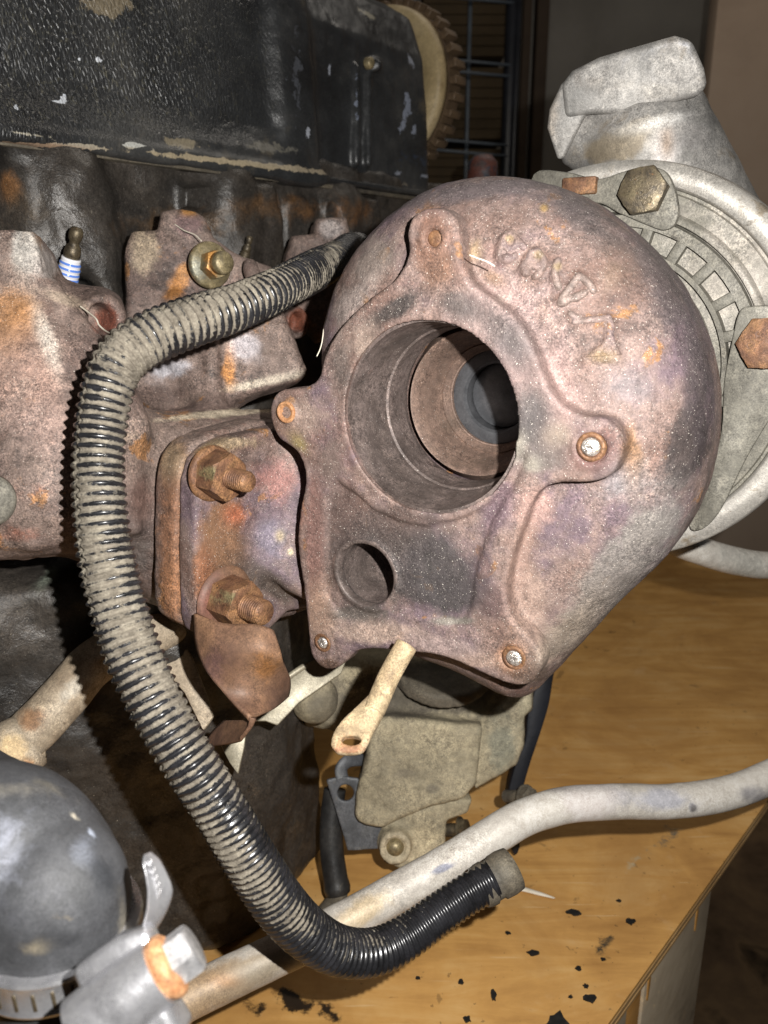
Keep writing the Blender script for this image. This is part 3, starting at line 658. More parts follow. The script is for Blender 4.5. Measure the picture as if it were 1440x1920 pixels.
# valve cover
vc = thing('valve_cover', 'tall black valve cover with crackled paint along the top of the engine', 'valve cover', FE.w(.3, 0.004, -.05))
xe = FE.px(803, 250, -.01)[0]; yt = .212
Vc = Vol(FE, (-.22, -.008, -.14), (xe + .03, .25, .035), .0026)
body = [(0.000, 0.004), (-.006, .10), (-.012, .15), (-.030, .192), (-.062, yt), (-.30, yt), (-.30, 0.004)]
FX = Frame(FE.O, Ea, Wn)            # section frame: x = outward, y = up ... z along the engine
sx = 1 if abs(FX.Y[2] - 1) < 1e-6 or FX.Y[2] > 0 else -1
Vc.add(Slab(FX, [(a_, b_ * sx) for a_, b_ in body], -.40, xe, .016))
Vc.add(Slab(FX, [(.012, .000), (.012, .007 * sx), (-.30, .007 * sx), (-.30, 0)], -.40, xe + .028, .0015), .003)
# lower sloped foot on the near part, and the upright ribs at the far end
Vc.add(Slab(FX, [(.010, .0), (.008, .020 * sx), (-.004, .034 * sx), (-.05, .034 * sx), (-.05, 0)], -.40, FE.px(560, 300)[0], .004), .012)
Vc.add(Slab(FX, [(.010, .0), (.007, .08 * sx), (-.004, .175 * sx), (-.03, .200 * sx), (-.08, .205 * sx), (-.08, 0)], FE.px(520, 200)[0], FE.px(585, 200)[0], .008), .02)
for a_ in (668, 690): 
    Vc.add(Cone(FE.at(a_, 305, .003), FE.at(a_, 125, -.006), .0050, .0042), .004)
Vc.add(Cyl(FE.at(705, 122, -.02), FE.at(705, 122, .003), .007, .006), .004)
V, F = Vc.mesh(2, lump=[(35, .0016, 4), (160, .0005, 8)])
x_, y_, d_ = proj(V); ck = np.clip((560 - x_) / 260, 0, 1) * np.clip((290 - y_) / 80, .0, 1) * np.clip(.3 + 1.6 * vnoise(V, 18, 5), 0, 1)
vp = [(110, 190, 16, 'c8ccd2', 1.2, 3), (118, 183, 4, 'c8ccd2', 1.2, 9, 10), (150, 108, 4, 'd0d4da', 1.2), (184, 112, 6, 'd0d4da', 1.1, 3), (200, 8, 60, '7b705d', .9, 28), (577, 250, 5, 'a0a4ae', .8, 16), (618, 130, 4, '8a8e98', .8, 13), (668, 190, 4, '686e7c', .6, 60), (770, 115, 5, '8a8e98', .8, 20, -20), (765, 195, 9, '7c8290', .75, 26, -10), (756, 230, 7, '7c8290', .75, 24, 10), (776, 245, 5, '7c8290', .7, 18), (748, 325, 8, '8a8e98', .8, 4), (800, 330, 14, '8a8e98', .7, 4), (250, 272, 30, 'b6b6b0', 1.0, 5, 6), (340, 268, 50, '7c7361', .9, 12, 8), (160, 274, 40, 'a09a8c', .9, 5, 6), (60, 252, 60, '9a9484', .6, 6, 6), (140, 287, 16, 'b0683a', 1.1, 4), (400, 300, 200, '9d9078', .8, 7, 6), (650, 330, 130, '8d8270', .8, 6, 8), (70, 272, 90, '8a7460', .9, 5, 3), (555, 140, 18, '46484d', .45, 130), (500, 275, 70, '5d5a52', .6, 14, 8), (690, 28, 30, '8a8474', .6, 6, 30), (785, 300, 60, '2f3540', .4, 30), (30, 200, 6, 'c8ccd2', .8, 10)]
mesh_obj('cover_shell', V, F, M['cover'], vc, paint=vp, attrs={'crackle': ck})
V, F = lathe(Frame(FE.at(694, 118, .004), Wn), [(.0001, .003), (.004, .003), (.0055, .0015), (.0058, -.004)], 20); mesh_obj('cover_screw', V, F, M['boltcap'], vc)
# gasket line under the rim
V, F = boxw(FX, -.2, .0085, -.0045 * 1, -.0006, -.40, xe + .02, .0005) if sx > 0 else boxw(FX, -.2, .0085, .0006, .0045, -.40, xe + .02, .0005)
mesh_obj('gasket', V, F, M['tandark'], vc, smooth='auto')

# toothed pulley and its dished cover behind the valve cover
FP = Frame(FE.at(738, 172, -.03), -Ea); FP = Frame(P(727, 170, 1.03), -Ea)
pu = thing('timing_pulley', 'brown toothed timing pulley with yellowed dished face behind valve cover', 'pulley', FP.w(0, -.1, 0))
Rp = .094
V, F = lathe(FP, [(.02, .012), (.060, .012), (.072, .016), (Rp - .006, .018), (Rp - .001, .014), (Rp, .008), (Rp, .002), (.02, .0)], 96)
mesh_obj('dished_face', V, F, M['gearbeige'], pu)
V, F = lathe(FP, [(.03, -.001), (Rp + .001, -.001), (Rp + .001, -.024), (.03, -.024)], 96); mesh_obj('pulley_rim', V, F, M['gearbrown'], pu, smooth='auto')
nt = 34; base = None
for k in range(nt):
    a_ = 2 * math.pi * k / nt; r_ = FP.X * math.cos(a_) + FP.Y * math.sin(a_)
    ft = Frame(FP.w(0, 0, -.0125) + r_ * (Rp + .0005), r_, FP.Z)
    if base is None:
        V, F = prism(ft, [(-.0115, -.0046), (.0115, -.0046), (.0115, .0046), (-.0115, .0046)], 0, .0095, .0008, 1); base = mesh_obj('tooth', V, F, M['gearbrown'], pu, smooth='auto', loc=ft.O); bO = ft
    else:
        o = base.copy(); COL.objects.link(o); o.parent = pu
        Rm = Matrix((ft.X, ft.Y, ft.Z)).transposed() @ Matrix((bO.X, bO.Y, bO.Z)); o.rotation_euler = Rm.to_euler(); o.location = ft.O - WLOC[pu]
# small orange-capped thing beyond the cover end
V, F = lathe(Frame(P(905, 322, 1.10), UP, RGT), [(.0001, .022), (.012, .021), (.020, .012), (.022, -.02), (.0001, -.025)], 28)
mesh_obj('red_filler_cap', V, F, grunge('faded_red_plastic', ['4a2c26', '5f362c', '3f3a3a'], 60, [('3c3e46', 40, .47, .1, .95)], 0), label='small faded red cap just beyond the far end of the valve cover', cat='cap')
# ------------------------------------------------------------------ exhaust manifold (one casting with its hardware)
man = thing('exhaust_manifold', 'rusty cast iron exhaust manifold with heat stains bolted along the engine side', 'exhaust manifold', P(300, 1000, .52))
W = -FWD
def vf(px, py, d, tilt=0.0, tx=0.0):           # plane facing between the camera and the engine's outward side
    n = nrm(-FWD + tilt * Wn + tx * UP); return Frame(P(px, py, d), n, RGT)
Fa = vf(100, 740, .455, .25); Fb = vf(390, 560, .60, .5); Fc = vf(430, 690, .555, .4, .2); Fd = vf(600, 470, .72, .5)
lo = np.array([(P(px, py, d)) for px in (-60, 700) for py in (380, 1210) for d in (.41, .80)])
FM = Frame(P(300, 800, .55), -FWD, RGT); Lm = np.array([[(q - FM.O) @ e_ for e_ in (FM.X, FM.Y, FM.Z)] for q in lo])
Vm = Vol(FM, (-.20, -.16, -.20), (.20, .22, .155), .0019)
# big near runner
Vm.add(Slab(Fa, Fa.poly([(-120, 420), (30, 432), (66, 434), (74, 462), (80, 505), (100, 548), (128, 600), (175, 640), (215, 700), (250, 790), (260, 1000), (150, 1032), (100, 1017), (40, 1028), (0, 1041), (-120, 1060)]), -.06, .0, .013, smooth=0), 0)
Vm.add(Ell(Frame(P(40, 800, .464), -FWD, RGT), .050, .062, .026), .03)
Vm.add(Cone(P(20, 640, .478), P(90, 900, .474), .024, .036), .02)
Vm.add(Cone(P(120, 950, .452), P(60, 930, .452), .007, .012), .02)
Vm.add(Cone(P(92, 545, .458), P(205, 700, .468), .007, .009), .006)
Vm.add(Cone(P(205, 700, .468), P(250, 800, .475), .009, .010), .010)
Vm.add(Cone(P(70, 950, .447), P(62, 1015, .449), .004, .006), .006)
Vm.add(Cone(P(-40, 1000, .452), P(150, 1004, .455), .006, .006), .008)
Vm.add(Slab(Fa, Fa.poly([(-60, 430), (66, 434), (74, 462), (82, 512), (60, 545), (-60, 560)]), -.02, .0045, .002), .002)
Vm.add(Cone(P(330, 560, .592), P(300, 640, .588), .006, .009), .010)
Vm.add(Cone(P(470, 500, .595), P(500, 590, .590), .006, .008), .010)
Vm.add(Cone(P(395, 640, .552), P(398, 750, .552), .005, .006), .008)
Vm.sub(Cone(P(75, 1085, .435), P(180, 1060, .45), .010, .008), .02)
# outlet boss with its bore
cb = P(196, 600, .485); Vm.add(Cyl(cb - Wn * .06, cb + Wn * .0, .0155, .0155, .003), .010)
Vm.add(Cone(P(110, 570, .50), P(190, 580, .505), .012, .014), .012)
Vm.sub(Cyl(cb - Wn * .02, cb + Wn * .01, .0085, .0095, .001), .003)
# main log running back to the turbo flange
Vm.add(Cone(P(60, 900, .50), P(640, 900, .60), .044, .052), .02)
Vm.add(Cone(P(240, 940, .535), P(340, 1010, .545), .046, .048), .02)
# runner ribs under the hose
Vm.add(Slab(Fc, Fc.poly([(372, 748), (350, 700), (300, 655), (420, 600), (530, 572), (578, 692), (560, 708), (470, 738), (388, 764)]), -.03, .0, .006), .004)
Vm.add(Cone(P(250, 700, .575), P(370, 740, .585), .022, .026), .02)
Vm.add(Slab(Fb, Fb.poly([(300, 393), (330, 388), (362, 392), (386, 404), (398, 440), (440, 472), (515, 500), (522, 540), (535, 600), (480, 660), (250, 680), (234, 640), (236, 560), (234, 470), (246, 432), (296, 428)]), -.035, .0, .005), .006)
Vm.add(Slab(Fd, Fd.poly([(548, 440), (590, 436), (593, 408), (650, 405), (668, 470), (680, 620), (600, 640), (540, 560), (532, 500)]), -.03, .0, .005), .006)
Vm.add(Cyl(P(560, 605, .66) - Wn * .04, P(560, 605, .66), .013, .013, .002), .006)
Vm.sub(Cyl(P(560, 605, .66) - Wn * .012, P(560, 605, .66) + Wn * .01, .008, .008, .001), .002)
V, F = Vm.mesh(1, lump=[(45, .0014, 11), (150, .0008, 14), (420, .0002, 17)])
mp = [(30, 590, 30, 'b07c48', .9, 30), (15, 600, 50, '9c7450', .7, 70), (50, 470, 34, 'a8a49e', .9, 50), (90, 500, 30, 'a29a96', .7), (60, 700, 90, 'a08478', .6, 90), (200, 600, 26, '6e3a2a', .95), (120, 560, 50, 'a09080', .7, 12, 20), (90, 800, 90, '8f7a72', .5, 70), (330, 540, 20, 'a8743f', .8, 34, 30), (345, 510, 12, 'b08050', .7, 18), (270, 470, 30, '9b8c78', .8, 50), (350, 420, 30, '6a5454', .8, 26), (355, 396, 16, 'b5803e', .9, 8), (430, 690, 14, 'b07a42', .9, 40), (460, 650, 30, 'bcb6ba', .8, 32), (320, 690, 46, 'a8a6ac', .8, 20, -10), (520, 690, 50, '7c6d66', .7, 30), (500, 715, 90, 'b8ae9e', .7, 9, -12), (300, 740, 70, '5e4e48', .9, 18), (620, 430, 26, '9a9290', .8, 24), (560, 600, 26, '74402c', .9), (230, 820, 60, '9a8c7c', .5, 14, -4), (420, 775, 140, 'b4a894', .9, 8, -6), (260, 1000, 40, '55504e', .6, 90), (40, 1000, 70, '8c5f50', .5, 20), (90, 640, 16, 'c8c2b8', .6, 60, -20), (265, 940, 30, '6b5148', .6, 60)]
mesh_obj('casting', V, F, M['mani'], man, paint=mp)
# flanged nut and washer on the middle plate
nb = P(395, 497, .585); fN = Frame(nb, nrm(Wn * .8 - FWD * .25))
V, F = lathe(fN, [(.0001, .0018), (.0150, .0018), (.0165, .0004), (.0168, -.0015), (.0160, -.004), (.0001, -.004)], 48); mesh_obj('washer', V, F, M['boltcap'], man, paint=[(380, 500, 30, '6f7066', .9)])
bt = mesh_obj('flange_bolt', *hexnut(Frame(nb, fN.Z), .0105, .0018, .0125, rot=.3), M['boltcap'], man, smooth='auto', paint=[(395, 480, 16, 'c08a48', .8), (395, 510, 16, 'a8743c', .7)])
V, F = lathe(Frame(nb, fN.Z), [(.0001, .0215), (.0066, .0212), (.0080, .0195), (.0080, .0126), (.0001, .0124)], 32); mesh_obj('bolt_cap', V, F, M['boltcap'], bt)
# pale round plug at the very edge of the picture
V, F = lathe(Frame(P(-24, 938, .415), nrm(Wn - FWD * .6)), [(.0001, .006), (.0115, .006), (.0135, .004), (.0142, 0), (.0001, -.002)], 40); mesh_obj('core_plug', V, F, M['plate'], man)
# manifold flange that carries the turbo foot
FF = Frame(P(362, 1000, .455), Wn)       # plane of the turbo foot's outer face
mo = FF.poly([(372, 905), (380, 868), (402, 838), (440, 818), (520, 795), (620, 800), (640, 1000), (620, 1160), (470, 1200), (395, 1195), (372, 1178), (364, 1150), (366, 1000)])
Vf = Vol(FF, (-.03, -.09, -.055), (.13, .08, .02), .0016)
Vf.add(Slab(FF, mo, -.040, -.0185, .004)); V, F = Vf.mesh(2, lump=[(80, .0008, 21), (300, .0003, 23)])
mesh_obj('outlet_flange', V, F, M['mani'], man, paint=[(335, 1000, 40, '7d5a44', .8, 160), (330, 1100, 30, '8a6040', .7, 60), (320, 860, 30, '7a6a55', .8, 40)])

# ------------------------------------------------------------------ spark plugs
def spark_plug(label, base, ax, sc=1.0, pm='porc'):
    f = Frame(base, ax); t_ = thing('spark_plug', label, 'spark plug', base, 'spark plugs in the cylinder head')
    prof = [(.0001, 0), (.0080, 0), (.0080, .012), (.0076, .0135), (.0076, .014)] 
    pr = []
    for i in range(60):
        z = .000 + i / 59 * .026; pr.append((.0074 - .0012 * max(0, (z - .018) / .008) ** 1.5 + .00025 * math.cos(z / .0036 * 2 * math.pi), z))
    pr = [(.0001, 0)] + pr + [(.0001, .0262)]
    V, F = lathe(f, [(r * sc, h * sc) for r, h in pr], 40); hh = (V - base) @ f.Z / sc
    ringv = np.clip(.5 + 1.2 * np.cos((hh - .0006) / .0036 * 2 * math.pi) - .25, 0, 1) * (hh < .0235)
    mesh_obj('insulator', V, F, M[pm], t_, attrs={'ring': ringv})
    V, F = lathe(f, [(r * sc, h * sc) for r, h in [(.0001, .0255), (.0056, .0255), (.0058, .030), (.0050, .034), (.0034, .0355), (.0034, .0375), (.0044, .039), (.0048, .042), (.0046, .045), (.0036, .047), (.0001, .0475)]], 32)
    tm = mesh_obj('terminal', V, F, M['boltdark'], t_)
    V, F = hexnut(f, .0095 * sc, -.016 * sc, -.001 * sc); mesh_obj('plug_hex', V, F, M['boltdark'], t_, smooth='auto')
    V, F = lathe(f, [(.0001, -.05 * sc), (.007 * sc, -.05 * sc), (.007 * sc, -.016 * sc), (.0001, -.016 * sc)], 24); mesh_obj('plug_thread', V, F, M['boltdark'], t_)
    return t_
pa = P(121, 550, .57); pb = P(140, 452, .555)
spark_plug('white spark plug with blue rings behind the near rusty manifold runner', pa, nrm(pb - pa), 1.0)
pa = P(452, 505, .70); pb = P(466, 455, .69); spark_plug('dim dark spark plug tip beside the yellowed flange bolt', pa, nrm(pb - pa), .62, 'boltdark')

# ------------------------------------------------------------------ corrugated conduit
cp = [(672, 458, .80), (655, 468, .70), (625, 487, .60), (585, 510, .535), (520, 543, .475), (440, 577, .445), (350, 606, .425), (270, 640, .412), (222, 682, .405), (200, 740, .402), (188, 810, .400), (184, 880, .398), (188, 960, .396), (200, 1050, .395), (222, 1140, .393), (248, 1220, .391), (283, 1300, .388), (326, 1380, .386), (372, 1455, .386), (420, 1530, .390), (468, 1612, .396), (520, 1690, .405), (575, 1748, .416), (635, 1782, .428), (700, 1785, .440), (760, 1758, .450), (820, 1715, .458), (875, 1678, .464), (925, 1650, .468)]
path = crom(np.array([P(*q) for q in cp]), 40); seg_l = np.r_[0, np.cumsum(np.linalg.norm(np.diff(path, axis=0), axis=1))]
Ltot = seg_l[-1]; NS = 1180; s_ = np.linspace(0, Ltot, NS); path = np.stack([np.interp(s_, seg_l, path[:, k]) for k in range(3)], 1)
_, yy_, _ = proj(path); xx_ = proj(path)[0]
# local pitch: coarse in the middle, fine at the lower end; squeezed at the kink
near_end = np.clip((s_ - Ltot * .70) / (Ltot * .10), 0, 1)
pitch = .0047 * (1 - near_end) + .0035 * near_end
kink = np.exp(-((xx_ - 225) ** 2 + (yy_ - 668) ** 2) / 30 ** 2)
pitch = pitch * (1 - .25 * kink); ph = np.cumsum(np.r_[0, np.diff(s_)] / pitch)
wav = np.cos(2 * math.pi * ph); wav = np.sign(wav) * np.abs(wav) ** .55
R0 = np.interp(s_, [0, Ltot * .05, Ltot * .12, Ltot * .25, Ltot * .5, Ltot * .7, Ltot * .8, Ltot * .9, Ltot], [.0105, .0122, .0126, .0122, .0124, .0130, .0128, .0118, .0112])
amp = np.where(near_end > .5, .00055, .00095)
SEG = 72; th = np.arange(SEG) * 2 * math.pi / SEG
def seam_ang(s):  # seam wanders round the hose
    return np.interp(s / Ltot, [0, .2, .35, .55, .75, 1], [4.9, 5.0, 4.6, 4.7, 5.3, 5.6])
rm = []; 
for i in range(NS):
    da = (th - seam_ang(s_[i]) + math.pi) % (2 * math.pi) - math.pi
    sm_ = np.exp(-(da / .045) ** 2); side = 1 / (1 + np.exp(-da / .02))
    w2 = np.cos(2 * math.pi * (ph[i] + .22 * (side - .5))); w2 = np.sign(w2) * abs(w2) ** .55 if np.isscalar(w2) else np.sign(w2) * np.abs(w2) ** .55
    rm.append((R0[i] + amp[i] * w2 - .0013 * sm_ + .0006 * np.sin(s_[i] * 37 + th * 2) + kink[i] * .0016 * np.cos(2 * (th - 1.0))) / R0[i])
V, F = sweep(path, R0, SEG, True, rmod=rm)
gro = np.array([1 - (np.sign(w) * abs(w) + 1) / 2 for w in [(np.array(r) * R0[i] - R0[i] + amp[i]) / (2 * amp[i]) * 2 - 1 for i, r in enumerate(rm)]]).clip(0, 1.1)
dst = np.interp(s_ / Ltot, [0, .05, .15, .22, .28, .35, .50, .62, .72, .78, .86, 1], [.26, .32, .32, .38, .46, .50, .50, .50, .46, .38, .10, -.10])
nV = vnormals(V, np.array([f for f in F if len(f) == 4], int)); upf = (nV @ nrm(-FWD * .7 + UP * .6 + RGT * .1))
dust = np.repeat(dst + kink * .35, SEG) + .10 * (upf.clip(-1, 1)) - .05
V = V + nV * (fbm(V, 260, 31, 3) * .00035 * np.repeat(np.clip(dst * 2, 0, 1), SEG))[:, None]
hose = thing('corrugated_conduit', 'long dusty black corrugated conduit looping in front of the exhaust manifold', 'conduit', P(200, 1100, .40))
mesh_obj('ribbed_sleeve', V, F, M['conduit'], hose, attrs={'groove': gro.ravel(), 'dust': dust})
# end collar of the conduit
c0 = P(905, 1661, .468); c1 = P(962, 1628, .474); fc = Frame(c0, nrm(c1 - c0)); Lc = np.linalg.norm(c1 - c0)
V, F = lathe(fc, [(.0095, -.004), (.0115, -.003), (.0124, .0), (.0126, .004), (.0115, .005), (.0115, .009), (.0128, .010), (.0131, Lc * .75), (.0124, Lc), (.007, Lc + .0006), (.0065, Lc - .003), (.0001, Lc - .003)], 44)
mesh_obj('end_collar', V, F, M['tandark'], hose, paint=[(950, 1625, 24, '6f685a', .7), (930, 1640, 24, '47433b', .8)])
# ------------------------------------------------------------------ turbocharger
def tone(ps, mul=.86, sat=.68):
    o_ = []
    for p in ps:
        c = [int(p[3][i:i + 2], 16) / 255 for i in (0, 2, 4)]; m_ = sum(c) / 3; c = tuple(min(1, (m_ + (x - m_) * sat) * mul) for x in c)
        o_.append((*p[:3], c, *p[4:]))
    return o_
tur = thing('turbocharger', 'heat stained turbocharger with open outlet bore and bright aluminium compressor', 'turbocharger', FT.w(.03, -.12, -.08))
Vt = Vol(FT, (-.122, -.172, -.155), (.175, .145, .008), .00125)
Fs = FT.off(-.065)
sil = Fs.poly([(640, 690), (640, 610), (665, 530), (705, 460), (760, 402), (825, 360), (885, 340), (940, 334), (1005, 340), (1085, 366), (1155, 410), (1222, 472), (1278, 545), (1316, 622), (1338, 700), (1344, 780), (1336, 860), (1316, 935), (1282, 1000), (1236, 1055), (1188, 1100), (1140, 1150), (1090, 1205), (1045, 1252), (1008, 1285), (960, 1275), (880, 1235), (760, 1195), (680, 1180), (650, 1080), (640, 900)])
Vt.add(Slab(FT, sil, -.125, -.012, .046, G=200, smooth=2))
# foot towards the manifold flange
foot = FF.poly([(372, 905), (384, 864), (410, 838), (450, 820), (540, 800), (640, 800), (640, 1130), (545, 1150), (500, 1195), (400, 1200), (380, 1190), (372, 1160), (370, 1000)])
Vt2 = Vol(Frame(FF.O, FF.Z), (-.035, -.10, -.03), (.17, .10, .10), .0015)
Vt2.add(Slab(FF, foot, -.0182, -.002, .003))
Vt2.add(Cone(P(560, 965, .548), P(720, 960, .56), .040, .05), .018)
Vt2.add(Slab(vf(520, 980, .503, .35), vf(520, 980, .503, .35).poly([(492, 815), (560, 800), (640, 800), (640, 1135), (585, 1132), (540, 1110), (400, 1012), (412, 985), (470, 900), (480, 850)]), -.03, .0, .008), .006)
Vt2.sub(Cone(FF.at(430, 890, .012), FF.at(430, 890, .0), .010), .0)
Vt2.sub(Cyl(FT.at(686, 1077, -.0024) + Tax * .075, FT.at(686, 1077) - Tax * .03, .0205))
V, F = Vt2.mesh(2, lump=[(70, .0008, 41)])
mesh_obj('inlet_foot', V, F, M['turb'], tur, paint=[(420, 1000, 50, '75563c', .8, 90), (400, 860, 40, '7d6238', .8, 30), (500, 1090, 70, '4b423c', .95, 24, 35), (520, 900, 46, '8d6660', .7, 50), (510, 1010, 40, '726b78', .8, 40), (525, 1005, 9, 'b0a080', .8, 11), (545, 1035, 6, 'c0b090', .9), (440, 965, 22, 'a05a3a', .7, 20), (380, 1080, 22, '7c5238', .9, 60), (440, 830, 60, '8a7a64', .6, 14)])
# outlet flange with five lobes
flp = [(765, 470), (762, 436), (772, 408), (798, 391), (828, 392), (850, 410), (860, 440), (864, 485), (880, 528), (920, 560), (958, 590), (988, 630), (1010, 682), (1026, 722), (1052, 758), (1092, 780), (1130, 784), (1156, 802), (1168, 836), (1160, 872), (1140, 895), (1108, 905), (1060, 905), (1022, 914), (1000, 936), (984, 972), (966, 1022), (955, 1062), (948, 1110), (955, 1152), (976, 1182), (1000, 1206), (1016, 1236), (1010, 1266), (986, 1285), (952, 1282), (900, 1262), (850, 1240), (795, 1225), (740, 1221), (690, 1218), (664, 1224), (645, 1244), (620, 1257), (596, 1250), (581, 1226), (576, 1190), (572, 1130), (562, 1065), (556, 1010), (562, 955), (571, 905), (567, 868), (548, 840), (524, 824), (509, 800), (503, 770), (510, 745), (530, 730), (560, 728), (586, 718), (600, 700), (606, 672), (620, 640), (650, 600), (697, 556), (735, 528), (755, 500)]
Vt.add(Slab(FT, FT.poly(flp), -.016, .0, .0022, G=280, smooth=2), .003)
# raised pads at the lobes
def pad(px_, py_, r_, h_, k_=.0015): 
    c_ = FT.at(px_, py_); Vt.add(Cyl(c_ + Tax * .01, c_ - Tax * h_, r_, r_ * .92, .0008), k_)
pad(812, 448, .0085, .0012); pad(540, 772, .0072, .0018)
pad(1112, 842, .0112, .0010); pad(962, 1234, .0095, .0008); pad(606, 1206, .0072, .0008)
for px_, py_, r_, h_ in ((813, 447, .0045, .002), (1110, 840, .0072, .0016), (961, 1233, .0066, .0012), (605, 1205, .0056, .0012)):
    c_ = FT.at(px_, py_); Vt.sub(Cyl(c_ + Tax * h_, c_ - Tax * .01, r_, r_, .0004), .0008)
# recessed lower web
rec = FT.poly([(630, 905), (612, 975), (612, 1050), (606, 1110), (640, 1155), (690, 1166), (742, 1150), (800, 1152), (852, 1172), (876, 1150), (888, 1085), (908, 1010), (935, 950), (962, 900), (980, 860), (955, 850), (900, 950), (800, 990), (700, 960)])
Vt.sub(Slab(FT, rec, -.0024, .01, .001, G=200, smooth=2), .004)
# bore and wastegate port
cB = FT.at(800, 786); RB = .0500; FBo = Frame(cB, FT.Z)
FBo = Frame(cB, FT.Z); Vt.add(Cyl(cB + Tax * .01, cB, .0555, .0545, .001), .002)
Vt.sub(Cyl(cB + Tax * .006, cB - Tax * .02, RB, RB, .0005), .002); Vt.sub(Cyl(cB + Tax * .16, cB - Tax * .0, RB + .0015), 0)
cW = FT.at(686, 1077, -.0024); Vt.add(Cyl(cW + Tax * .01, cW - Tax * .0012, .0232, .0224, .001), .002); Vt.sub(Cyl(cW + Tax * .09, cW - Tax * .02, .0186, .0190, .0005), .0012)
# cast raised characters on the rounded housing
st_pts = []; lobes = []
strokes = [[(957, 440), (946, 447), (944, 459), (953, 468), (965, 464), (969, 452), (957, 440)], [(969, 452), (976, 460), (982, 466)], [(944, 459), (938, 468), (937, 480), (944, 488), (956, 487), (966, 480)],
           [(1007, 472), (995, 477), (991, 489), (998, 500), (1011, 499), (1018, 488), (1007, 472)], [(991, 489), (982, 500), (981, 510), (988, 514)], [(1018, 488), (1018, 502), (1010, 515), (1002, 520)],
           [(1046, 490), (1041, 502), (1040, 520), (1047, 540)],
           [(1084, 518), (1072, 536), (1056, 556), (1050, 570)], [(1084, 518), (1100, 530), (1112, 546)], [(1062, 562), (1080, 558), (1096, 550)],
           [(1076, 604), (1096, 602), (1118, 600), (1140, 597)], [(1140, 597), (1144, 612), (1142, 628)], [(1070, 590), (1082, 598)],
           [(1098, 678), (1116, 666), (1140, 672), (1162, 674)], [(1118, 660), (1132, 650), (1144, 634)], [(1144, 634), (1150, 650), (1158, 668)]]
for st_ in strokes:
    q = [Vt.hit(a_, b_, .33) - FWD * .0002 for a_, b_ in crom(st_, 3)]
    st_pts.append(q)
for q in st_pts:
    for a_, b_ in zip(q[:-1], q[1:]): Vt.add(Cone(a_ + FWD * .0006, b_ + FWD * .0006, .0016), .002)
for a_, b_, r_ in ((951, 484, .0026), (1002, 490, .0024), (987, 509, .0028), (1057, 564, .0028), (1081, 557, .0024)):
    q = Vt.hit(a_, b_, .33) + FWD * .0010; lobes.append((q, r_))
V, F = Vt.mesh(1, lump=[(60, .0007, 51), (260, .00022, 54)])
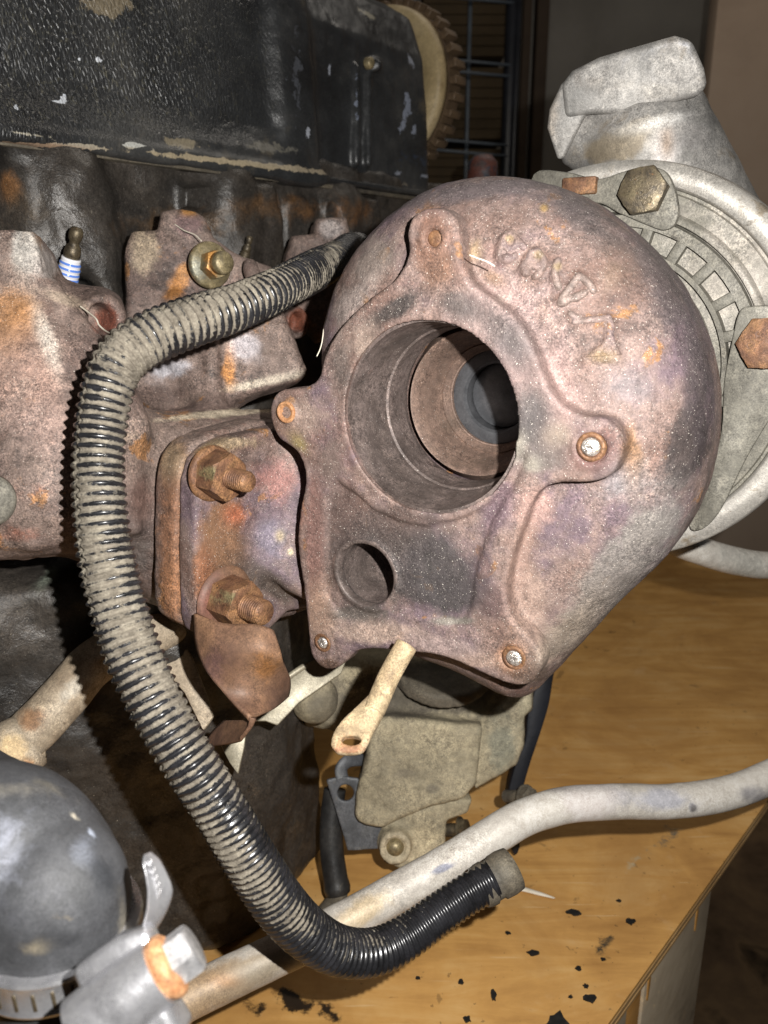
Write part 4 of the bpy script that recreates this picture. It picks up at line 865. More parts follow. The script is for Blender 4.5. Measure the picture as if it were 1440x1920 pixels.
tp = [(957, 446, 12, 'a08048', .7, 10), (1010, 478, 10, 'a08048', .6), (1046, 500, 8, 'a8863c', .8), (1130, 668, 34, '9a7848', .6, 14), (1000, 560, 150, 'a98a86', .35, 150), (880, 360, 200, '6b5d60', .75, 26, -8), (1090, 400, 110, '5f5352', .7, 40, 38), (1260, 560, 60, '5a4e50', .65, 110, -25), (1230, 480, 60, '6a5c5c', .6, 40, 50), (1290, 830, 45, '3b3232', .95, 90, 12), (1310, 700, 30, '55494a', .7, 80), (1215, 1000, 110, '8f8880', .6, 60, -40), (1140, 1100, 120, '8a8078', .7, 60, -45), (1060, 1190, 90, 'a8937c', .7, 30, -45), (990, 1130, 40, 'b08c7a', .8, 100), (975, 1040, 26, 'a87e6c', .75, 110, 12), (1010, 950, 40, 'b5877a', .7, 40), (870, 620, 70, 'b58f86', .5, 40, 40), (1020, 720, 60, 'b78d84', .75, 100, -30), (940, 560, 60, 'b48d84', .7, 30, 40),
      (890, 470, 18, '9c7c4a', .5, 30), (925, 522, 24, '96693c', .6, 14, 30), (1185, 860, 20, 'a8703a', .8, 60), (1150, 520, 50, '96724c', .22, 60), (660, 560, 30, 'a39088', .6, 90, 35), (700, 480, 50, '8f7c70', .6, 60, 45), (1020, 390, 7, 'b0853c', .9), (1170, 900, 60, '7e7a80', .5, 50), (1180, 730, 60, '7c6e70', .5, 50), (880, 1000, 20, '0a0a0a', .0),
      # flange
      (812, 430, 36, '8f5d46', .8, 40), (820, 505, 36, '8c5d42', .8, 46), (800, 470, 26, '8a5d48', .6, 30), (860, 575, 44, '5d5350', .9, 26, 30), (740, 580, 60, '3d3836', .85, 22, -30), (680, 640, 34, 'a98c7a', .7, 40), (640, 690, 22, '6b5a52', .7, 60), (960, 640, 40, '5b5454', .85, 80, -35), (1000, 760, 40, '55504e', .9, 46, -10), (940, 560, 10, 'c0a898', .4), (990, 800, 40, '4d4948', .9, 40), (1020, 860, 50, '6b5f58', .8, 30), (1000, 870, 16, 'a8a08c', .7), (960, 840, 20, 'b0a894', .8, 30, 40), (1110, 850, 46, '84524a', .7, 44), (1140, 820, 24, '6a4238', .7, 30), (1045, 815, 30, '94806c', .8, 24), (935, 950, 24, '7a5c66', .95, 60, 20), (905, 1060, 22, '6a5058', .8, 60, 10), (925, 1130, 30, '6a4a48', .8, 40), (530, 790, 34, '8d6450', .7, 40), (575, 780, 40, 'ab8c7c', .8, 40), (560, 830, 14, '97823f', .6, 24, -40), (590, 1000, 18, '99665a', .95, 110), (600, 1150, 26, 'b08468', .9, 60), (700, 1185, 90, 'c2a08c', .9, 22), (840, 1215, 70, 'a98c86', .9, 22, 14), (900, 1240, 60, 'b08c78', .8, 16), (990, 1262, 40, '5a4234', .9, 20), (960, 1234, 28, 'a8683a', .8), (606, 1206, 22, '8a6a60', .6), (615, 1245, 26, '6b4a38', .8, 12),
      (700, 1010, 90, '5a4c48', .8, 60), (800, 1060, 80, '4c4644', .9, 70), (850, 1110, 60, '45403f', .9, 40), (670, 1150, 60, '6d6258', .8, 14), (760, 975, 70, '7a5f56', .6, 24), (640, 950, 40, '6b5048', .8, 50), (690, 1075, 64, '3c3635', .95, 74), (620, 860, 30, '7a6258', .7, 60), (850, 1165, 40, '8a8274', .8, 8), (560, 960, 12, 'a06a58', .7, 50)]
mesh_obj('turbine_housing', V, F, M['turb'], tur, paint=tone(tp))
cQ = np.mean([q for s__ in st_pts for q in s__], axis=0); Vl = Vol(Frame(cQ, -FWD, RGT), (-.036, -.036, -.028), (.036, .036, .028), .0005)
for q in st_pts:
    for a_, b_ in zip(q[:-1], q[1:]): Vl.add(Cone(a_ - FWD * .0005, b_ - FWD * .0005, .0018), .0006)
for q, r_ in lobes: Vl.add(Cone(q - FWD * .0002, q - FWD * .0002 + UP * .0001, r_ * .9), .001)
V, F = Vl.mesh(3, lump=[(300, .0004, 57)])
print('letters', len(V), V.min(0), V.max(0)); mesh_obj('cast_characters', V, F, M['turb'], tur, paint=tone([(957, 446, 12, 'a08048', .7, 10), (1010, 478, 10, 'a08048', .6), (1046, 500, 8, 'a8863c', .8), (1130, 668, 34, '9a7848', .6, 14), (1060, 560, 120, '927b70', .5)]))
# stepped bore, shroud and turbine nose, turned in one frame
def ring(name, prof, mat, seg=120, **k):
    V, F = lathe(FBo, prof, seg); return mesh_obj(name, V, F, mat, tur, smooth='auto', **k)
ring('outlet_bore', [(.0525, -.004), (.0498, -.0035), (.0494, -.010), (.0486, -.012), (.0486, -.020), (.0480, -.022), (.0478, -.031), (.0468, -.033), (.0466, -.0385), (.0455, -.0395), (.0452, -.043), (.0450, -.0585), (.0462, -.0595), (.0475, -.066), (.056, -.066)], M['soot'])
ring('shroud', [(.056, -.090), (.0438, -.0635), (.0430, -.0622), (.0421, -.0628), (.0390, -.072), (.0355, -.084), (.0340, -.088), (.0333, -.0875), (.0327, -.089), (.0305, -.0915), (.0301, -.0928), (.0293, -.093), (.0289, -.120)], M['shroud'])
ring('nose_ring', [(.0305, -.100), (.0297, -.0955), (.0285, -.0950), (.0222, -.0955), (.0208, -.0972), (.0206, -.106)], M['bladed'])
ring('turbine_nose', [(.0208, -.108), (.0200, -.1045), (.0188, -.1040), (.0001, -.1036)], M['bladed'])
FWo = Frame(cW, FT.Z); V, F = lathe(FWo, [(.0208, -.006), (.0184, -.005), (.0178, -.008), (.0176, -.034), (.0140, -.048), (.004, -.054), (.0001, -.055)], 64); mesh_obj('wastegate_seat', V, F, M['soot'], tur, smooth='auto')
V, F = lathe(FWo, [(.0186, -.004), (.0188, .0004), (.0196, .0012), (.0212, .0013), (.0224, .0004), (.0230, -.003)], 64); V = V + FT.Z * (fbm(V, 120, 58, 3) * .0004)[:, None]; mesh_obj('port_rim', V, F, M['soot'], tur)
# broken studs and plugs
def stud(px_, py_, r_, h_, mat, top=1):
    c_ = FT.at(px_, py_); n_ = 30; rs = np.random.RandomState(int(px_))
    prof = [(.0001, h_ * .8), (r_ * .35, h_), (r_ * .7, h_ * .75), (r_ * .93, h_ * .55), (r_, 0.0), (r_, -.004)]
    V, F = lathe(Frame(c_, FT.Z), prof, n_); V = V + FT.Z * (fbm(V, 500, int(px_) % 9 + 60, 3) * .0006)[:, None]
    mesh_obj('broken_stud', V, F, mat, tur)
    V, F = lathe(Frame(c_, FT.Z), [(r_ + .0001, -.002), (r_ + .0002, h_ * .3), (r_ + .0012, h_ * .5), (r_ + .0024, h_ * .25), (r_ + .0028, -.002)], 40); V = V + FT.Z * (fbm(V, 400, 70, 3) * .0005)[:, None]
    mesh_obj('rust_ring', V, F, M['rust'], tur)
stud(1108, 838, .0046, .0022, M['studshine']); stud(964, 1234, .0044, .0016, M['studshine']); stud(605, 1205, .0036, .0014, M['studshine']); 
V, F = lathe(Frame(FT.at(540, 772), FT.Z), [(.0001, .0012), (.003, .0016), (.0048, .0030), (.0056, .0032), (.0062, .0024), (.0064, .0005)], 36); V = V + FT.Z * (fbm(V, 300, 77, 3) * .0006)[:, None]; mesh_obj('stud_stub', V, F, M['rustlight'], tur)
V, F = lathe(Frame(FT.at(813, 447), FT.Z), [(.0001, -.0010), (.0030, -.0008), (.0038, -.0012), (.0042, -.002), (.0046, -.003)], 36); mesh_obj('stud_stub', V, F, M['rust'], tur)
# ------------- nuts and studs of the foot
def nutset(px_, py_, w_, rad, hn, ls, rs_, rot, label=None):
    f = Frame(FF.at(px_, py_, w_), nrm(Wn + np.array([0, 0, -.02])))
    n_ = mesh_obj('nut', *hexnut(f, rad, 0, hn, rot=rot), M['rust'], tur, smooth='auto', paint=[(px_, py_, 40, '7d7454', .7, 16)])
    mesh_obj('stud', *thread(f, rs_, hn - .003, ls, .0017, .0009), M['rust'], n_)
nutset(398, 888, -.001, .0142, .0150, .0310, .0062, .35)
V, F = lathe(Frame(FF.at(398, 888, -.002), Wn), [(.0001, .002), (.0150, .002), (.0162, .001), (.0165, -.001)], 48); mesh_obj('washer', V, F, M['rust'], tur)
nutset(422, 1122, .0030, .0150, .0185, .0345, .0078, .1)
FTc = Frame(FT.w(0, 0, -.155), FT.Z)
# ------------- compressor side
cC = FTc.at(1135, 690); FC = Frame(cC, FT.Z)
def spiral(i, th): return 1.0
V, F = lathe(FC, [(.050, .010), (.066, .010), (.0665, .0060), (.0935, .0060), (.0945, .0105), (.0965, .0108), (.098, .0100), (.0995, .0078), (.1085, .0080), (.1095, .0062), (.1110, .0062), (.1115, .0074)], 160)
mesh_obj('back_plate', V, F, M['plate'], tur, smooth='auto', paint=[(1400, 500, 200, '98928a', .5)])
for k in range(25):                                   # small bridges between the cast windows
    a_ = R(k * 14.4 + 3); r_ = FC.X * math.cos(a_) + FC.Y * math.sin(a_); f = Frame(FC.w(0, 0, .0085), FC.Z, r_)
    V, F = boxw(f, .0735, .0870, -.0032, .0032, -.003, .0041, .0010); 
    if proj(f.w(.085, 0, 0)[None])[0][0] > 1150: mesh_obj('rib', V, F, M['plate'], tur, smooth='auto')
V, F = lathe(FC, [(.0715, .0060), (.0720, .0126), (.0748, .0128), (.0756, .0060)], 160); mesh_obj('inner_ring', V, F, M['plate'], tur, smooth='auto')
V, F = lathe(FC, [(.0862, .0060), (.0866, .0126), (.0925, .0130), (.0935, .0084)], 160); mesh_obj('outer_ring', V, F, M['plate'], tur, smooth='auto')
def rf(i, th):
    gsc = 1 + (-.055 + .030 * np.cos(th + R(10))) * [0, .0, .2, .55, .9, 1.0, 1.0, 1.0][i]
    return gsc
V, F = lathe(FC, [(.1112, .0060), (.1122, .0092), (.1140, .0106), (.1275, .0088), (.1308, .0060), (.1325, -.001), (.1310, -.020), (.1100, -.075)], 200, rf)
V = V + FC.Z * (fbm(V, 30, 81, 3) * .0010)[:, None]
mesh_obj('compressor_volute', V, F, M['alubright'], tur, paint=[(1290, 400, 60, 'b0a090', .6, 30, 40), (1330, 480, 30, '8f7e68', .8, 70, -30), (1370, 560, 16, '7d6e58', .9, 60, -20)])
# outlet neck and square flange of the compressor
Vo = Vol(Frame(P(1230, 260, .55), -FWD, RGT), (-.10, -.14, -.09), (.16, .095, .07), .0018)
ax_ = nrm(P(1150, 60, .50) - P(1330, 480, .545)); 
Vo.add(Cone(P(1205, 275, .545), P(1335, 560, .60), .0450, .058))
Fo = Frame(P(1180, 170, .505), -nrm(ray(1180, 170)), RGT)
Vo.add(Slab(Fo, Fo.poly([(1052, 312), (1036, 262), (1048, 205), (1110, 195), (1200, 185), (1290, 165), (1312, 182), (1335, 235), (1380, 320), (1300, 340), (1150, 335)]), -.070, -.008, .016, G=160), .012)
#Vo.sub(Slab(vf(1080, 190, .480, -.8), vf(1080, 190, .480, -.8).poly([(1000, 80), (1085, 100), (1100, 160), (1085, 300), (1000, 320)]), .004, .05, .002), .004)
Vo.sub(Cyl(P(1130, 208, .487), P(1122, 212, .47), .0042, .0048, .0005), .001)
def cast_prism(name, fr, pts, w0, w1, bw, paint=None):
    V, F = prism(fr, fr.poly(pts), w0, w1, bw, 3); return mesh_obj(name, V, F, M['alu'], tur, smooth='auto', paint=paint)
cast_prism('outlet_flange', Fo, [(1052, 160), (1073, 133), (1125, 107), (1265, 67), (1297, 76), (1320, 128), (1326, 160), (1310, 181), (1165, 214), (1110, 214), (1060, 222)], -.070, .0035, .0035, [(1200, 130, 90, '7f8490', .5, 24, -15), (1100, 160, 34, '5f574f', .8, 30, -45), (1270, 90, 40, 'b8bac0', .6, 12, -15), (1300, 165, 20, 'b4b0a8', .6, 10)])
cast_prism('flange_lug', Fo, [(1026, 240), (1030, 205), (1052, 158), (1074, 136), (1096, 150), (1104, 205), (1078, 256), (1058, 296), (1046, 300)], -.060, .0015, .005, [(1050, 220, 40, '7f7870', .7, 60)])
V, F = Vo.mesh(2, lump=[(50, .0007, 91), (170, .0004, 94)])
mesh_obj('outlet_neck', V, F, M['alu'], tur, paint=[(1150, 280, 70, '7d7260', .95, 30, -10), (1200, 240, 40, '857a68', .8, 20, -20), (1250, 280, 30, 'c8c4c2', .8, 40), (1300, 250, 40, '8d8a88', .6, 40), (1110, 180, 40, '6e655c', .9, 30, -45), (1060, 200, 24, '9a9088', .6, 60), (1200, 130, 80, '9498a4', .6, 20, -15), (1250, 270, 14, '8a7460', .8, 30), (1380, 400, 20, '6e6a66', .6, 60, -30), (1230, 230, 60, 'd8d6d2', .7, 12, -15), (1310, 150, 14, 'c8c4c0', .7, 30)])
# clamp plates with hex bolts
FLg = FTc.off(.0155)
def lug(pts, bw=.0016):
    V, F = prism(FLg, [tuple(q) for q in crom(FLg.poly(pts), 4, True)], -.0055, 0, bw, 2); V = V + FLg.Z * (fbm(V, 60, 97, 2) * .0003)[:, None]; return mesh_obj('clamp_plate', V, F, M['plate'], tur, smooth='auto')
lug([(1000, 325), (1060, 322), (1120, 335), (1165, 322), (1205, 312), (1243, 318), (1262, 345), (1272, 388), (1266, 420), (1246, 432), (1222, 426), (1160, 400), (1110, 380), (1000, 400)])
lug([(1386, 585), (1410, 574), (1460, 578), (1500, 620), (1500, 700), (1450, 775), (1398, 862), (1352, 955), (1318, 992), (1292, 986), (1326, 900), (1352, 810), (1357, 720), (1372, 640)])
def bolt(px_, py_, r_, rot, mat, txt, trot, tcol):
    f = Frame(FLg.at(px_, py_, 0), nrm(FT.Z + UP * .03)); b_ = mesh_obj('hex_bolt', *hexnut(f, r_, 0, .0085, ch=.05, rot=rot), mat, tur, smooth='auto')
    fx = Frame(f.w(0, 0, .0084), f.Z, f.X * math.cos(trot) + f.Y * math.sin(trot))
    for body, ox, oy, sz in txt:
        V, F = text_mesh(Frame(fx.w(ox, oy, 0), fx.Z, fx.X), body, sz, .0004, .00008); mesh_obj('stamped_mark', V, F, mat, b_, smooth=False)
bolt(1209, 359, .0142, R(8), M['boltdark'], [("8.8", .0045, .0, .0085), ("JL", -.0060, -.0005, .0062)], R(118) + math.pi, None)
bolt(1438, 643, .0158, R(2), M['rust'], [("8.8", .0, .0045, .0080), ("O", -.0075, .0005, .0060)], R(15), None)
# centre housing between the two sides (iron)
Vh = [(.045, -.125), (.040, -.140), (.038, -.150), (.060, -.152), (.060, -.158)]
V, F = lathe(Frame(FT.at(1050, 760, 0), FT.Z), Vh, 60); mesh_obj('centre_housing', V, F, M['mani'], tur, smooth='auto')
# lump of rusty housing peeping over the top next to the lug
V, F = boxw(Frame(FTc.at(1092, 352, .016), FT.Z), -.012, .009, -.004, .006, -.004, .0035, .0012); mesh_obj('heat_tab', V, F, M['rust'], tur, smooth='auto')
# ------------------------------------------------------------------ wastegate rod
wr = thing('wastegate_rod', 'powdery tan wastegate rod with flattened drilled eye hanging below the turbocharger', 'rod', P(690, 1340, .455))
a0 = P(762, 1210, .440); a1 = P(708, 1318, .428)
V, F = sweep(crom([a0, P(731, 1265, .434), a1, P(700, 1335, .425)], 8), np.interp(np.linspace(0, 1, 25), [0, .7, 1], [.0062, .0060, .0054]), 28)
mesh_obj('shaft', V, F, M['rod'], wr)
fe = Frame(P(662, 1388, .414), nrm(-FWD * .62 + UP * .75 + Tax * 0.0), RGT)
Ve = Vol(fe, (-.03, -.03, -.012), (.035, .045, .012), .0008)
Ve.add(Slab(fe, fe.poly([(621, 1385), (637, 1352), (668, 1322), (690, 1310), (716, 1322), (710, 1345), (700, 1368), (688, 1395), (676, 1408), (650, 1411), (628, 1406)]), -.0062, .0, .0022, smooth=3)); 
Ve.add(Cone(P(690, 1348, .4245), a1 + FWD * .002, .0042, .0058), .006)
Ve.sub(Slab(fe, fe.poly([(659 + 19 * math.cos(q), 1387 + 8.5 * math.sin(q)) for q in np.linspace(0, 2 * math.pi, 25)[:-1]]), -.02, .02, .0002), .0012)
V, F = Ve.mesh(2, lump=[(200, .0005, 101)]); mesh_obj('eye', V, F, M['rod'], wr, paint=[(655, 1392, 30, '9c7450', .6, 18), (650, 1405, 40, '8a6048', .7, 8)])

# ------------------------------------------------------------------ bent brown sheet bracket under the lower nut
br = thing('bent_bracket', 'purple brown bent sheet bracket held under the lower stud nut', 'bracket', P(440, 1300, .46))
rows = [[P(366, 1150, .462), P(420, 1170, .455), P(478, 1172, .450), P(512, 1182, .452)],
        [P(368, 1200, .462), P(425, 1215, .448), P(490, 1220, .444), P(528, 1235, .452)],
        [P(385, 1250, .458), P(440, 1262, .450), P(500, 1262, .456), P(540, 1262, .470)],
        [P(425, 1306, .450), P(462, 1304, .452), P(504, 1300, .462), P(542, 1286, .478)],
        [P(468, 1347, .440), P(486, 1342, .448), P(510, 1330, .462), P(538, 1304, .484)]]
mesh_obj('curved_sheet', *sheet(rows, .0030), M['bracket'], br, paint=[(500, 1250, 30, '7d5632', .6, 40), (400, 1250, 30, '5d4440', .6, 40)])
rows = [[P(468, 1345, .4405), P(478, 1347, .4405), P(474, 1350, .446), P(420, 1352, .480)],
        [P(466, 1360, .442), P(470, 1362, .443), P(440, 1372, .462), P(396, 1376, .486)],
        [P(450, 1385, .448), P(448, 1390, .449), P(420, 1396, .466), P(385, 1400, .490)]]
mesh_obj('folded_lip', *sheet(rows, .0018), M['bracket'], br)
V, F = lathe(Frame(FF.at(424, 1126, .0012), Wn), [(.0085, .0022), (.0175, .0022), (.0205, .0010), (.0215, -.001)], 48); mesh_obj('bolt_collar', V, F, M['bracket'], br, paint=[(400, 1130, 60, '6d4a40', .6)])
# pale strip brackets behind
st = thing('pale_strip_bracket', 'pale dirty strip bracket running behind the wastegate rod to the block', 'bracket', P(540, 1310, .60))
f1 = Frame(P(545, 1310, .575), nrm(-FWD + UP * .5 + RGT * .1), RGT)
V, F = prism(f1, f1.poly([(470, 1352), (496, 1300), (560, 1248), (640, 1218), (650, 1236), (640, 1262), (560, 1318), (520, 1360), (498, 1352)]), -.003, 0, .001); mesh_obj('strip', V, F, M['strip'], st, smooth='auto')
V, F = sweep(crom([P(498, 1306, .570), P(540, 1270, .570), P(572, 1248, .575)], 6), .0022, 10); mesh_obj('rolled_edge', V, F, M['strip'], st)
st2 = thing('pale_wedge_bracket', 'pale narrow wedge shaped bracket behind the long conduit', 'bracket', P(440, 1380, .56))
f2 = Frame(P(440, 1390, .56), nrm(-FWD + UP * .3), RGT)
V, F = prism(f2, f2.poly([(400, 1372), (425, 1345), (462, 1362), (458, 1400), (446, 1452), (430, 1430)]), -.004, 0, .001); mesh_obj('wedge', V, F, M['strip'], st2, smooth='auto')
f2 = Frame(P(330, 1240, .56), nrm(-FWD + UP * .2), RGT)
V, F = prism(f2, f2.poly([(300, 1190), (346, 1186), (352, 1215), (385, 1300), (400, 1345), (380, 1372), (345, 1300), (310, 1260)]), -.006, 0, .002); mesh_obj('upper_ear', V, F, M['tubebrown'], st2, smooth='auto')

# ------------------------------------------------------------------ pipes
def pipe(name, label, pts, r, mat, paint=None, n=10, seg=36, lump=.0005, ls=60):
    pth = tube(pts, n); V, F = sweep(pth, r if np.isscalar(r) else np.interp(np.linspace(0, 1, len(pth)), np.linspace(0, 1, len(r)), r), seg)
    nn = vnormals(V, np.array([f for f in F if len(f) == 4], int)); V = V + nn * (fbm(V, ls, len(pts) + 110, 3) * lump)[:, None]
    return mesh_obj(name, V, F, mat, label=label, cat='pipe', paint=paint)
cool = thing('coolant_pipe', 'crusty beige coolant pipe rising across the block towards the dusty conduit', 'pipe', P(100, 1320, .52))
pth = tube([(-60, 1445, .50), (10, 1415, .51), (70, 1360, .515), (125, 1300, .525), (180, 1240, .535), (260, 1195, .55), (330, 1170, .57)], 10)
V, F = sweep(pth, .0155, 36); nn = vnormals(V, np.array([f for f in F if len(f) == 4], int)); V = V + nn * (fbm(V, 90, 120, 3) * .0007)[:, None]
mesh_obj('tube', V, F, M['tubebrown'], cool, paint=[(140, 1290, 60, 'b8b0a2', .6, 20, -45), (60, 1350, 30, '8d6a4c', .7), (200, 1230, 40, 'a88860', .6, 14, -40)])
V, F = lathe(Frame(P(22, 1412, .495), nrm(P(60, 1380, .50) - P(-20, 1440, .49))), [(.0001, -.02), (.017, -.02), (.0195, -.015), (.0195, .006), (.018, .012), (.0155, .014)], 40); V = V + (fbm(V, 150, 121, 3) * .0018)[:, None] * FWD
mesh_obj('crusted_joint', V, F, M['tubebrown'], cool, paint=[(20, 1410, 40, 'bfa67e', .9), (50, 1440, 14, 'a8683a', .9)])
pipe('long_steel_tube', 'long chalky grey tube lying across the plywood under the conduit', [(200, 1972, .44), (300, 1900, .455), (420, 1838, .47), (545, 1778, .485), (640, 1732, .50), (760, 1665, .515), (850, 1613, .525), (930, 1563, .535), (990, 1530, .545), (1060, 1510, .555), (1150, 1503, .567), (1250, 1503, .58), (1330, 1494, .595), (1400, 1475, .61), (1480, 1440, .63)], .0122, M['tube'],
     [(340, 1880, 150, '9a8060', .95, 50, -28), (480, 1820, 80, '8f8472', .8, 30, -28), (420, 1840, 30, 'a07038', .7, 14), (680, 1710, 80, 'b5a283', .7, 30, -30), (830, 1628, 22, '6b6e80', 1.0, 6, -25), (1300, 1516, 7, '4a443e', 1.2, 8), (1230, 1500, 80, 'a8a8b0', .7, 26), (1100, 1500, 60, 'cfc8c4', .7), (1410, 1490, 40, '8d8a8c', .7, 20), (1060, 1480, 100, '8a8480', .4, 6)])
pipe('return_pipe', 'grey bent pipe coming out from behind the compressor over the box', [(1190, 960, .66), (1240, 1000, .67), (1300, 1028, .68), (1370, 1050, .70), (1440, 1060, .72), (1540, 1055, .74)], .0122, M['tube'], [(1300, 1010, 30, '7c8086', .8, 14), (1400, 1060, 80, 'a8a69e', .5)])

# ------------------------------------------------------------------ beige dirty housing low on the engine
D0 = .66
hs = thing('adapter_housing', 'beige dirt covered cast housing low on the engine below the turbocharger', 'housing', P(800, 1500, .68))
fh = Frame(P(800, 1450, D0), nrm(-FWD + UP * .10), RGT); ft_ = Frame(P(780, 1330, D0 + .01), nrm(-FWD * .45 + UP), RGT)
Vh = Vol(Frame(P(800, 1430, .72), -FWD, RGT), (-.125, -.09, -.07), (.12, .145, .085), .0019)
Vh.add(Slab(fh, fh.poly([(684, 1420), (700, 1352), (730, 1342), (780, 1348), (906, 1360), (902, 1415), (895, 1470), (868, 1500), (790, 1520), (716, 1556), (675, 1545), (664, 1530), (668, 1490)]), -.06, .0, .005, G=150), 0)
fr_ = Frame(P(950, 1380, D0 + .02), nrm(-FWD + RGT * .8), UP)
Vh.add(Slab(VIEWF(950, 1380, .680), VIEWF(950, 1380, .680).poly([(905, 1362), (960, 1318), (1000, 1270), (1003, 1330), (985, 1345), (986, 1400), (970, 1438), (890, 1485)]), -.05, .0, .006), .004)
Vh.add(Slab(VIEWF(800, 1290, .69), VIEWF(800, 1290, .69).poly([(560, 1290), (600, 1250), (660, 1230), (750, 1225), (980, 1235), (1002, 1265), (1000, 1340), (905, 1368), (700, 1350), (640, 1380), (570, 1370), (545, 1330)]), -.05, .0, .015), .010)
Vh.add(Cyl(P(830, 1262, .70), P(830, 1262, .70) + nrm(-FWD * .3 + UP) * .012, .045, .042, .003), .006)
ea = VIEWF(780, 1570, .665); Vh.add(Slab(ea, ea.poly([(715, 1560), (760, 1530), (850, 1505), (890, 1500), (880, 1530), (838, 1545), (835, 1610), (830, 1640), (760, 1640), (722, 1625), (708, 1590)]), -.025, -.004, .004), .004)
cbs = P(741, 1588, .66); Vh.add(Cyl(cbs + FWD * .03, cbs - FWD * .004, .0145, .0135, .002), .004); Vh.sub(Cyl(cbs, cbs - FWD * .02, .0085, .0085, .0005), .001)
Vh.add(Ell(VIEWF(590, 1310, .665), .02, .02, .02), .01)
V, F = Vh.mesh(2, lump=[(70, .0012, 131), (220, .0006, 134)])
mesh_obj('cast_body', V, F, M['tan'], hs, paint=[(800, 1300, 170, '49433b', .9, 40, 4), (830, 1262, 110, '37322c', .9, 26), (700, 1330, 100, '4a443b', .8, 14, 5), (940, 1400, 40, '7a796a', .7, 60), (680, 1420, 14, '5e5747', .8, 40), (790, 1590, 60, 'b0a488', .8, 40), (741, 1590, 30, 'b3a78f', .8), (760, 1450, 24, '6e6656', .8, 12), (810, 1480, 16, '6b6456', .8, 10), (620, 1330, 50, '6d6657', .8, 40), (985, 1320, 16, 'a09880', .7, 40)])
V, F = lathe(Frame(cbs, -FWD), [(.0001, .0062), (.003, .0060), (.0055, .0045), (.0072, .0015), (.0078, -.001)], 32); mesh_obj('ball_stud', V, F, M['boltcap'], hs)
bk = thing('blue_steel_bracket', 'blue grey steel bracket plate with a round hole beside beige housing', 'bracket', P(655, 1530, .66))
fk = VIEWF(655, 1520, .672)
Vk = Vol(fk, (-.035, -.05, -.01), (.045, .06, .012), .0012)
Vk.add(Slab(fk, fk.poly([(611, 1462), (645, 1456), (672, 1460), (720, 1560), (712, 1592), (652, 1596), (640, 1555)]), -.0035, 0, .0006, smooth=0)); Vk.sub(Cyl(fk.at(648, 1487) + FWD * .01, fk.at(648, 1487) - FWD * .01, .0068, rd=.0003))
V, F = Vk.mesh(1); mesh_obj('plate', V, F, M['steelblue'], bk)
V, F = sweep(tube([(642, 1460, .674), (640, 1440, .676), (655, 1426, .68), (680, 1424, .69)], 6), .0055, 16, ell=.4); mesh_obj('bent_tab', V, F, M['steelblue'], bk)
sh = thing('short_rubber_hose', 'short black rubber hose hanging behind the long tube by the block', 'hose', P(630, 1600, .68))
V, F = sweep(tube([(628, 1480, .69), (622, 1530, .688), (622, 1590, .685), (628, 1640, .682), (634, 1675, .68)], 8), np.interp(np.linspace(0, 1, 33), [0, .8, .9, 1], [.0095, .0105, .0115, .0105]), 28); mesh_obj('hose_body', V, F, M['blackrub'], sh)
V, F = sweep(tube([(634, 1672, .68), (628, 1692, .68), (612, 1712, .68)], 6), .0085, 24); mesh_obj('end_fitting', V, F, M['tandark'], sh)
for a_, b_, rr in ((630, 1555, .0006), (632, 1575, .0006), (632, 1612, .0006)): 
    pass
bb = thing('black_belt_strip', 'black curved strip hanging behind the beige housing against the plywood', 'strip', P(1000, 1400, .74))
fb = VIEWF(1000, 1400, .735)
V, F = prism(fb, [tuple(q) for q in crom(fb.poly([(1012, 1180), (1060, 1180), (1058, 1220), (1040, 1260), (1030, 1320), (1012, 1380), (992, 1440), (978, 1500), (975, 1590), (960, 1596), (952, 1500), (968, 1430), (985, 1390), (990, 1340), (1005, 1280)]), 3, True)], -.02, 0, .002); mesh_obj('strip_body', V, F, M['black'], bb, smooth='auto')
def smallbolt(label, px_, py_, d_, r_, ax, mat):
    t_ = thing('small_bolt', label, 'bolt', P(px_, py_, d_)); f = Frame(P(px_, py_, d_), ax)
    mesh_obj('bolt_head', *hexnut(f, r_, 0, r_ * .7, rot=.4), mat, t_, smooth='auto'); V, F = lathe(f, [(.0001, -r_ * 2.4), (r_ * .55, -r_ * 2.4), (r_ * .6, -.0), (r_ * 1.15, -.0), (r_ * 1.15, .0012)], 28); mesh_obj('shank', V, F, mat, t_, smooth='auto')
smallbolt('rusty brown bolt head poking above the bend of the long tube', 985, 1496, .70, .0100, nrm(-FWD + RGT * .8 + UP * .3), M['tandark'])
smallbolt('dark shiny bolt between the beige housing and the long tube', 862, 1556, .68, .0095, nrm(RGT + UP * .2 - FWD * .4), M['boltdark'])

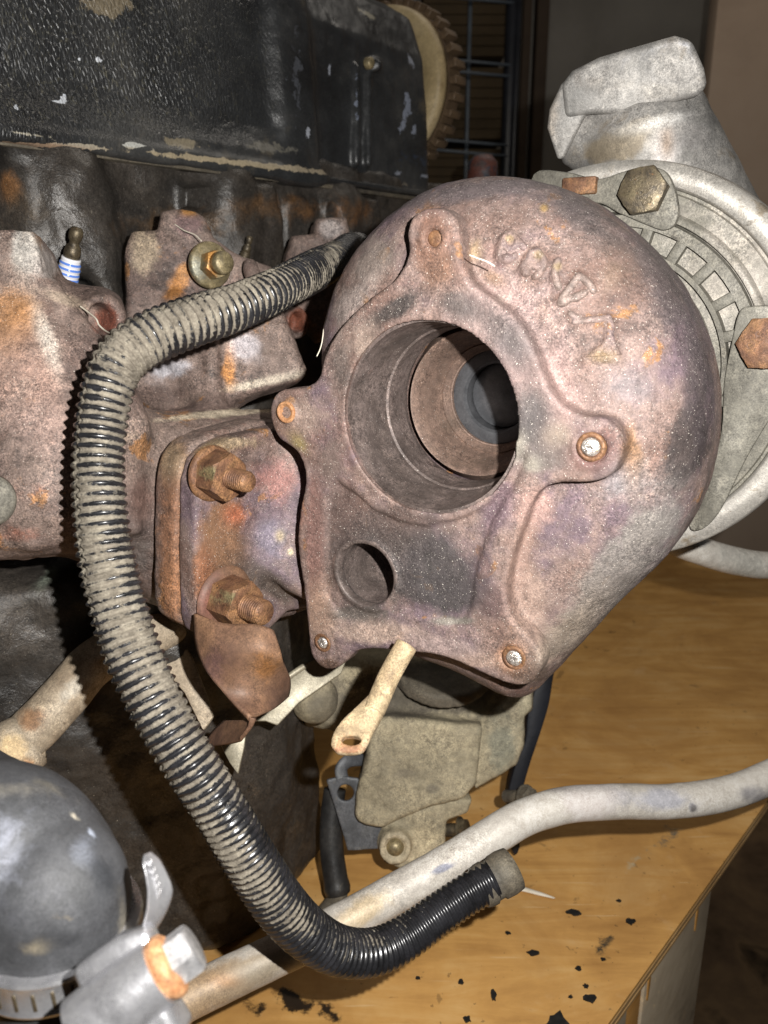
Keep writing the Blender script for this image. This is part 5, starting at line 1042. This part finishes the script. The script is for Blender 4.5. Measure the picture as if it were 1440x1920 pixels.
# ------------------------------------------------------------------ rubber elbow with worm clamp
el = thing('rubber_elbow', 'large dusty black rubber elbow hose held by a shiny worm clamp', 'hose', P(60, 1750, .27))
Fv = VIEWF(60, 1700, .285)
Ve = Vol(Fv, (-.085, -.12, -.09), (.065, .085, .07), .0019)
Ve.add(Ell(Frame(P(18, 1655, .302), -FWD, nrm(RGT * .80 - UPC * .60)), .049, .0375, .031), 0)
Ve.add(Cone(P(-150, 1480, .40), P(-10, 1610, .315), .034, .034), .02)
axc = -UP; cc0 = P(100, 1668, .295)
Ve.add(Cone(cc0, cc0 + axc * .11, .0262, .0262), .0015)
V, F = Ve.mesh(2, lump=[(40, .0009, 141)])
mesh_obj('elbow_body', V, F, M['rubber'], el, paint=[(10, 1600, 60, '7a7d88', .5, 90), (140, 1530, 14, 'b0a898', .6, 5, 40), (170, 1560, 10, 'a8b0c0', .8, 4, 45), (100, 1480, 50, '5f5b52', .5, 10, 30), (20, 1480, 60, '5a564e', .5, 20), (190, 1640, 30, '25272b', .6, 60, -30), (120, 1760, 60, '2a2b2e', .6, 24), (60, 1780, 30, '7d7462', .4, 16), (230, 1720, 14, '6f6a60', .5, 50), (150, 1600, 24, '6a6e78', .5, 40, 20)])
cl_ = thing('worm_clamp', 'shiny steel worm drive clamp with rusty screw round the rubber elbow', 'hose clamp', P(120, 1860, .265))
cb_ = cc0 + axc * .0200; fcl = Frame(cb_, axc, RGT)
V, F = lathe(fcl, [(.0255, -.0065), (.0302, -.0072), (.0307, -.0060), (.0303, -.0048), (.0303, .0048), (.0307, .0060), (.0302, .0072), (.0262, .0065)], 120); mesh_obj('band', V, F, M['chrome'], cl_, smooth='auto')
nsl = 30; b0 = None
for k in range(nsl):                          # pressed slots of the band
    a_ = 2 * math.pi * k / nsl; r_ = fcl.X * math.cos(a_) + fcl.Y * math.sin(a_); q = cb_ + r_ * .0303
    if r_ @ (-FWD) > -.1:
        f = Frame(q, r_, axc); V, F = prism(f, [(-.0035, -.0008), (.0035, -.0004), (.0035, .0008), (-.0035, .0004)], -.0006, .0005, .0002, 1); mesh_obj('slot', V, F, M['boltdark'], cl_, smooth='auto')
# housing, screw and tail
h0 = P(205, 1893, .246); h1 = P(300, 1822, .250); ha = nrm(h1 - h0); fH = Frame((h0 + h1) / 2, ha, nrm(-FWD)); Lh = np.linalg.norm(h1 - h0)
V, F = sweep([h0 - ha * .010, h0, (h0 + h1) / 2, h1], [.0104, .0110, .0110, .0104], 48, True); hsg = mesh_obj('screw_housing', V, F, M['chrome'], cl_, smooth='auto')
# saddle plate joining the housing to the band
fS = Frame(P(198, 1848, .250), nrm(-FWD + UP * .25), ha)
V, F = prism(fS, [(-.0085, -.004), (.018, -.004), (.019, .0070), (.010, .0100), (-.0070, .0100)], -.010, .0005, .0022, 3); mesh_obj('saddle', V, F, M['chrome'], cl_, smooth='auto')
V, F = boxw(Frame(P(200, 1950, .243), nrm(-FWD + UP * .1), ha), -.012, .020, -.014, .006, -.014, .001, .003, 3); mesh_obj('saddle', V, F, M['chrome'], cl_, smooth='auto')
fsc = Frame(h1, ha)
V, F = lathe(fsc, [(.0001, .0056), (.0078, .0056), (.0096, .0044), (.0101, .0026), (.0096, .0006), (.008, -.001)], 44); V = V + ha * (fbm(V, 260, 150, 3) * .0006)[:, None]
sw = mesh_obj('screw_washer', V, F, M['rustlight'], cl_)
V, F = hexnut(fsc, .0078, .0050, .0125, ch=.16, rot=.55); mesh_obj('screw_head', V, F, M['zinc'], cl_, smooth='auto')
# bent tail of the band
pts_t = [(228, 1805, .262), (262, 1770, .262), (288, 1725, .262), (300, 1680, .262), (292, 1640, .262), (276, 1600, .263)]
ct = crom(np.array([P(*q) for q in pts_t]), 6); wv = nrm(RGT * .45 + FWD * .80 + UPC * .25)
wd_ = np.interp(np.linspace(0, 1, len(ct)), [0, .25, .6, .9, 1], [.0040, .0040, .0052, .0040, .0016])
rows = [[c - (wv + RGT * -.55) * w_ for w_ in [0]] for c in ct]
tw = np.linspace(0, 1, len(ct)); rows = []
for c, w_, t_ in zip(ct, wd_, tw):
    dv = nrm(RGT * (.15 + .45 * math.sin(math.pi * min(1, t_ * .9)) ) - UPC * .20 * t_ + FWD * .9); rows.append([c - dv * w_, c - dv * w_ * .4, c + dv * w_ * .4, c + dv * w_])
mesh_obj('band_tail', *sheet(rows, .0007, 2, 4), M['chrome'], cl_)
for k in range(5):
    c = ct[int(len(ct) * (.62 + .07 * k))]; 
    f = Frame(c - FWD * .0012, nrm(-FWD + RGT * -.3), nrm(RGT * .35 + UPC)); V, F = prism(f, [(-.0018, -.0004), (.0018, -.0004), (.0018, .0004), (-.0018, .0004)], -.0004, .0004, .0001, 1); mesh_obj('tail_slot', V, F, M['zinc'], cl_, smooth='auto')
ftx = Frame(P(240, 1880, .2365), nrm(-FWD + UPC * -.15), ha)
for body, a_, b_, sz in (("0", 238, 1876, .0042), ("/", 243, 1912, .0050), ("II", 262, 1895, .0042)):
    V, F = text_mesh(Frame(P(a_, b_, .2395), ftx.Z, ftx.X), body, sz, .0003, .0001); mesh_obj('stamped_mark', V, F, M['chrome'], hsg, smooth=False)

# ------------------------------------------------------------------ loose fibres
def fibre(label, pts, r=.0004):
    V, F = sweep(crom(np.array([P(*q) for q in pts]), 6), r, 8); mesh_obj('loose_thread', V, F, M['fibre'], label=label, cat='thread')
fibre('frayed cream thread caught between the rusty boss and the conduit', [(150, 574, .47), (165, 585, .465), (180, 598, .455), (186, 610, .45), (200, 622, .44), (218, 630, .41)], .0005)
fibre('thin pale wire curling over the plate beside the flange bolt', [(327, 420, .59), (345, 432, .585), (365, 440, .58), (378, 452, .575)], .0004)
fibre('thin pale hair lying on the turbocharger near its raised characters', [(880, 478, .372), (895, 484, .371), (912, 490, .3705), (928, 499, .3705)], .0003)
fibre('tiny white fibre stuck to the side of the turbine housing', [(607, 617, .47), (604, 640, .468), (600, 655, .467), (594, 668, .467)], .0003)
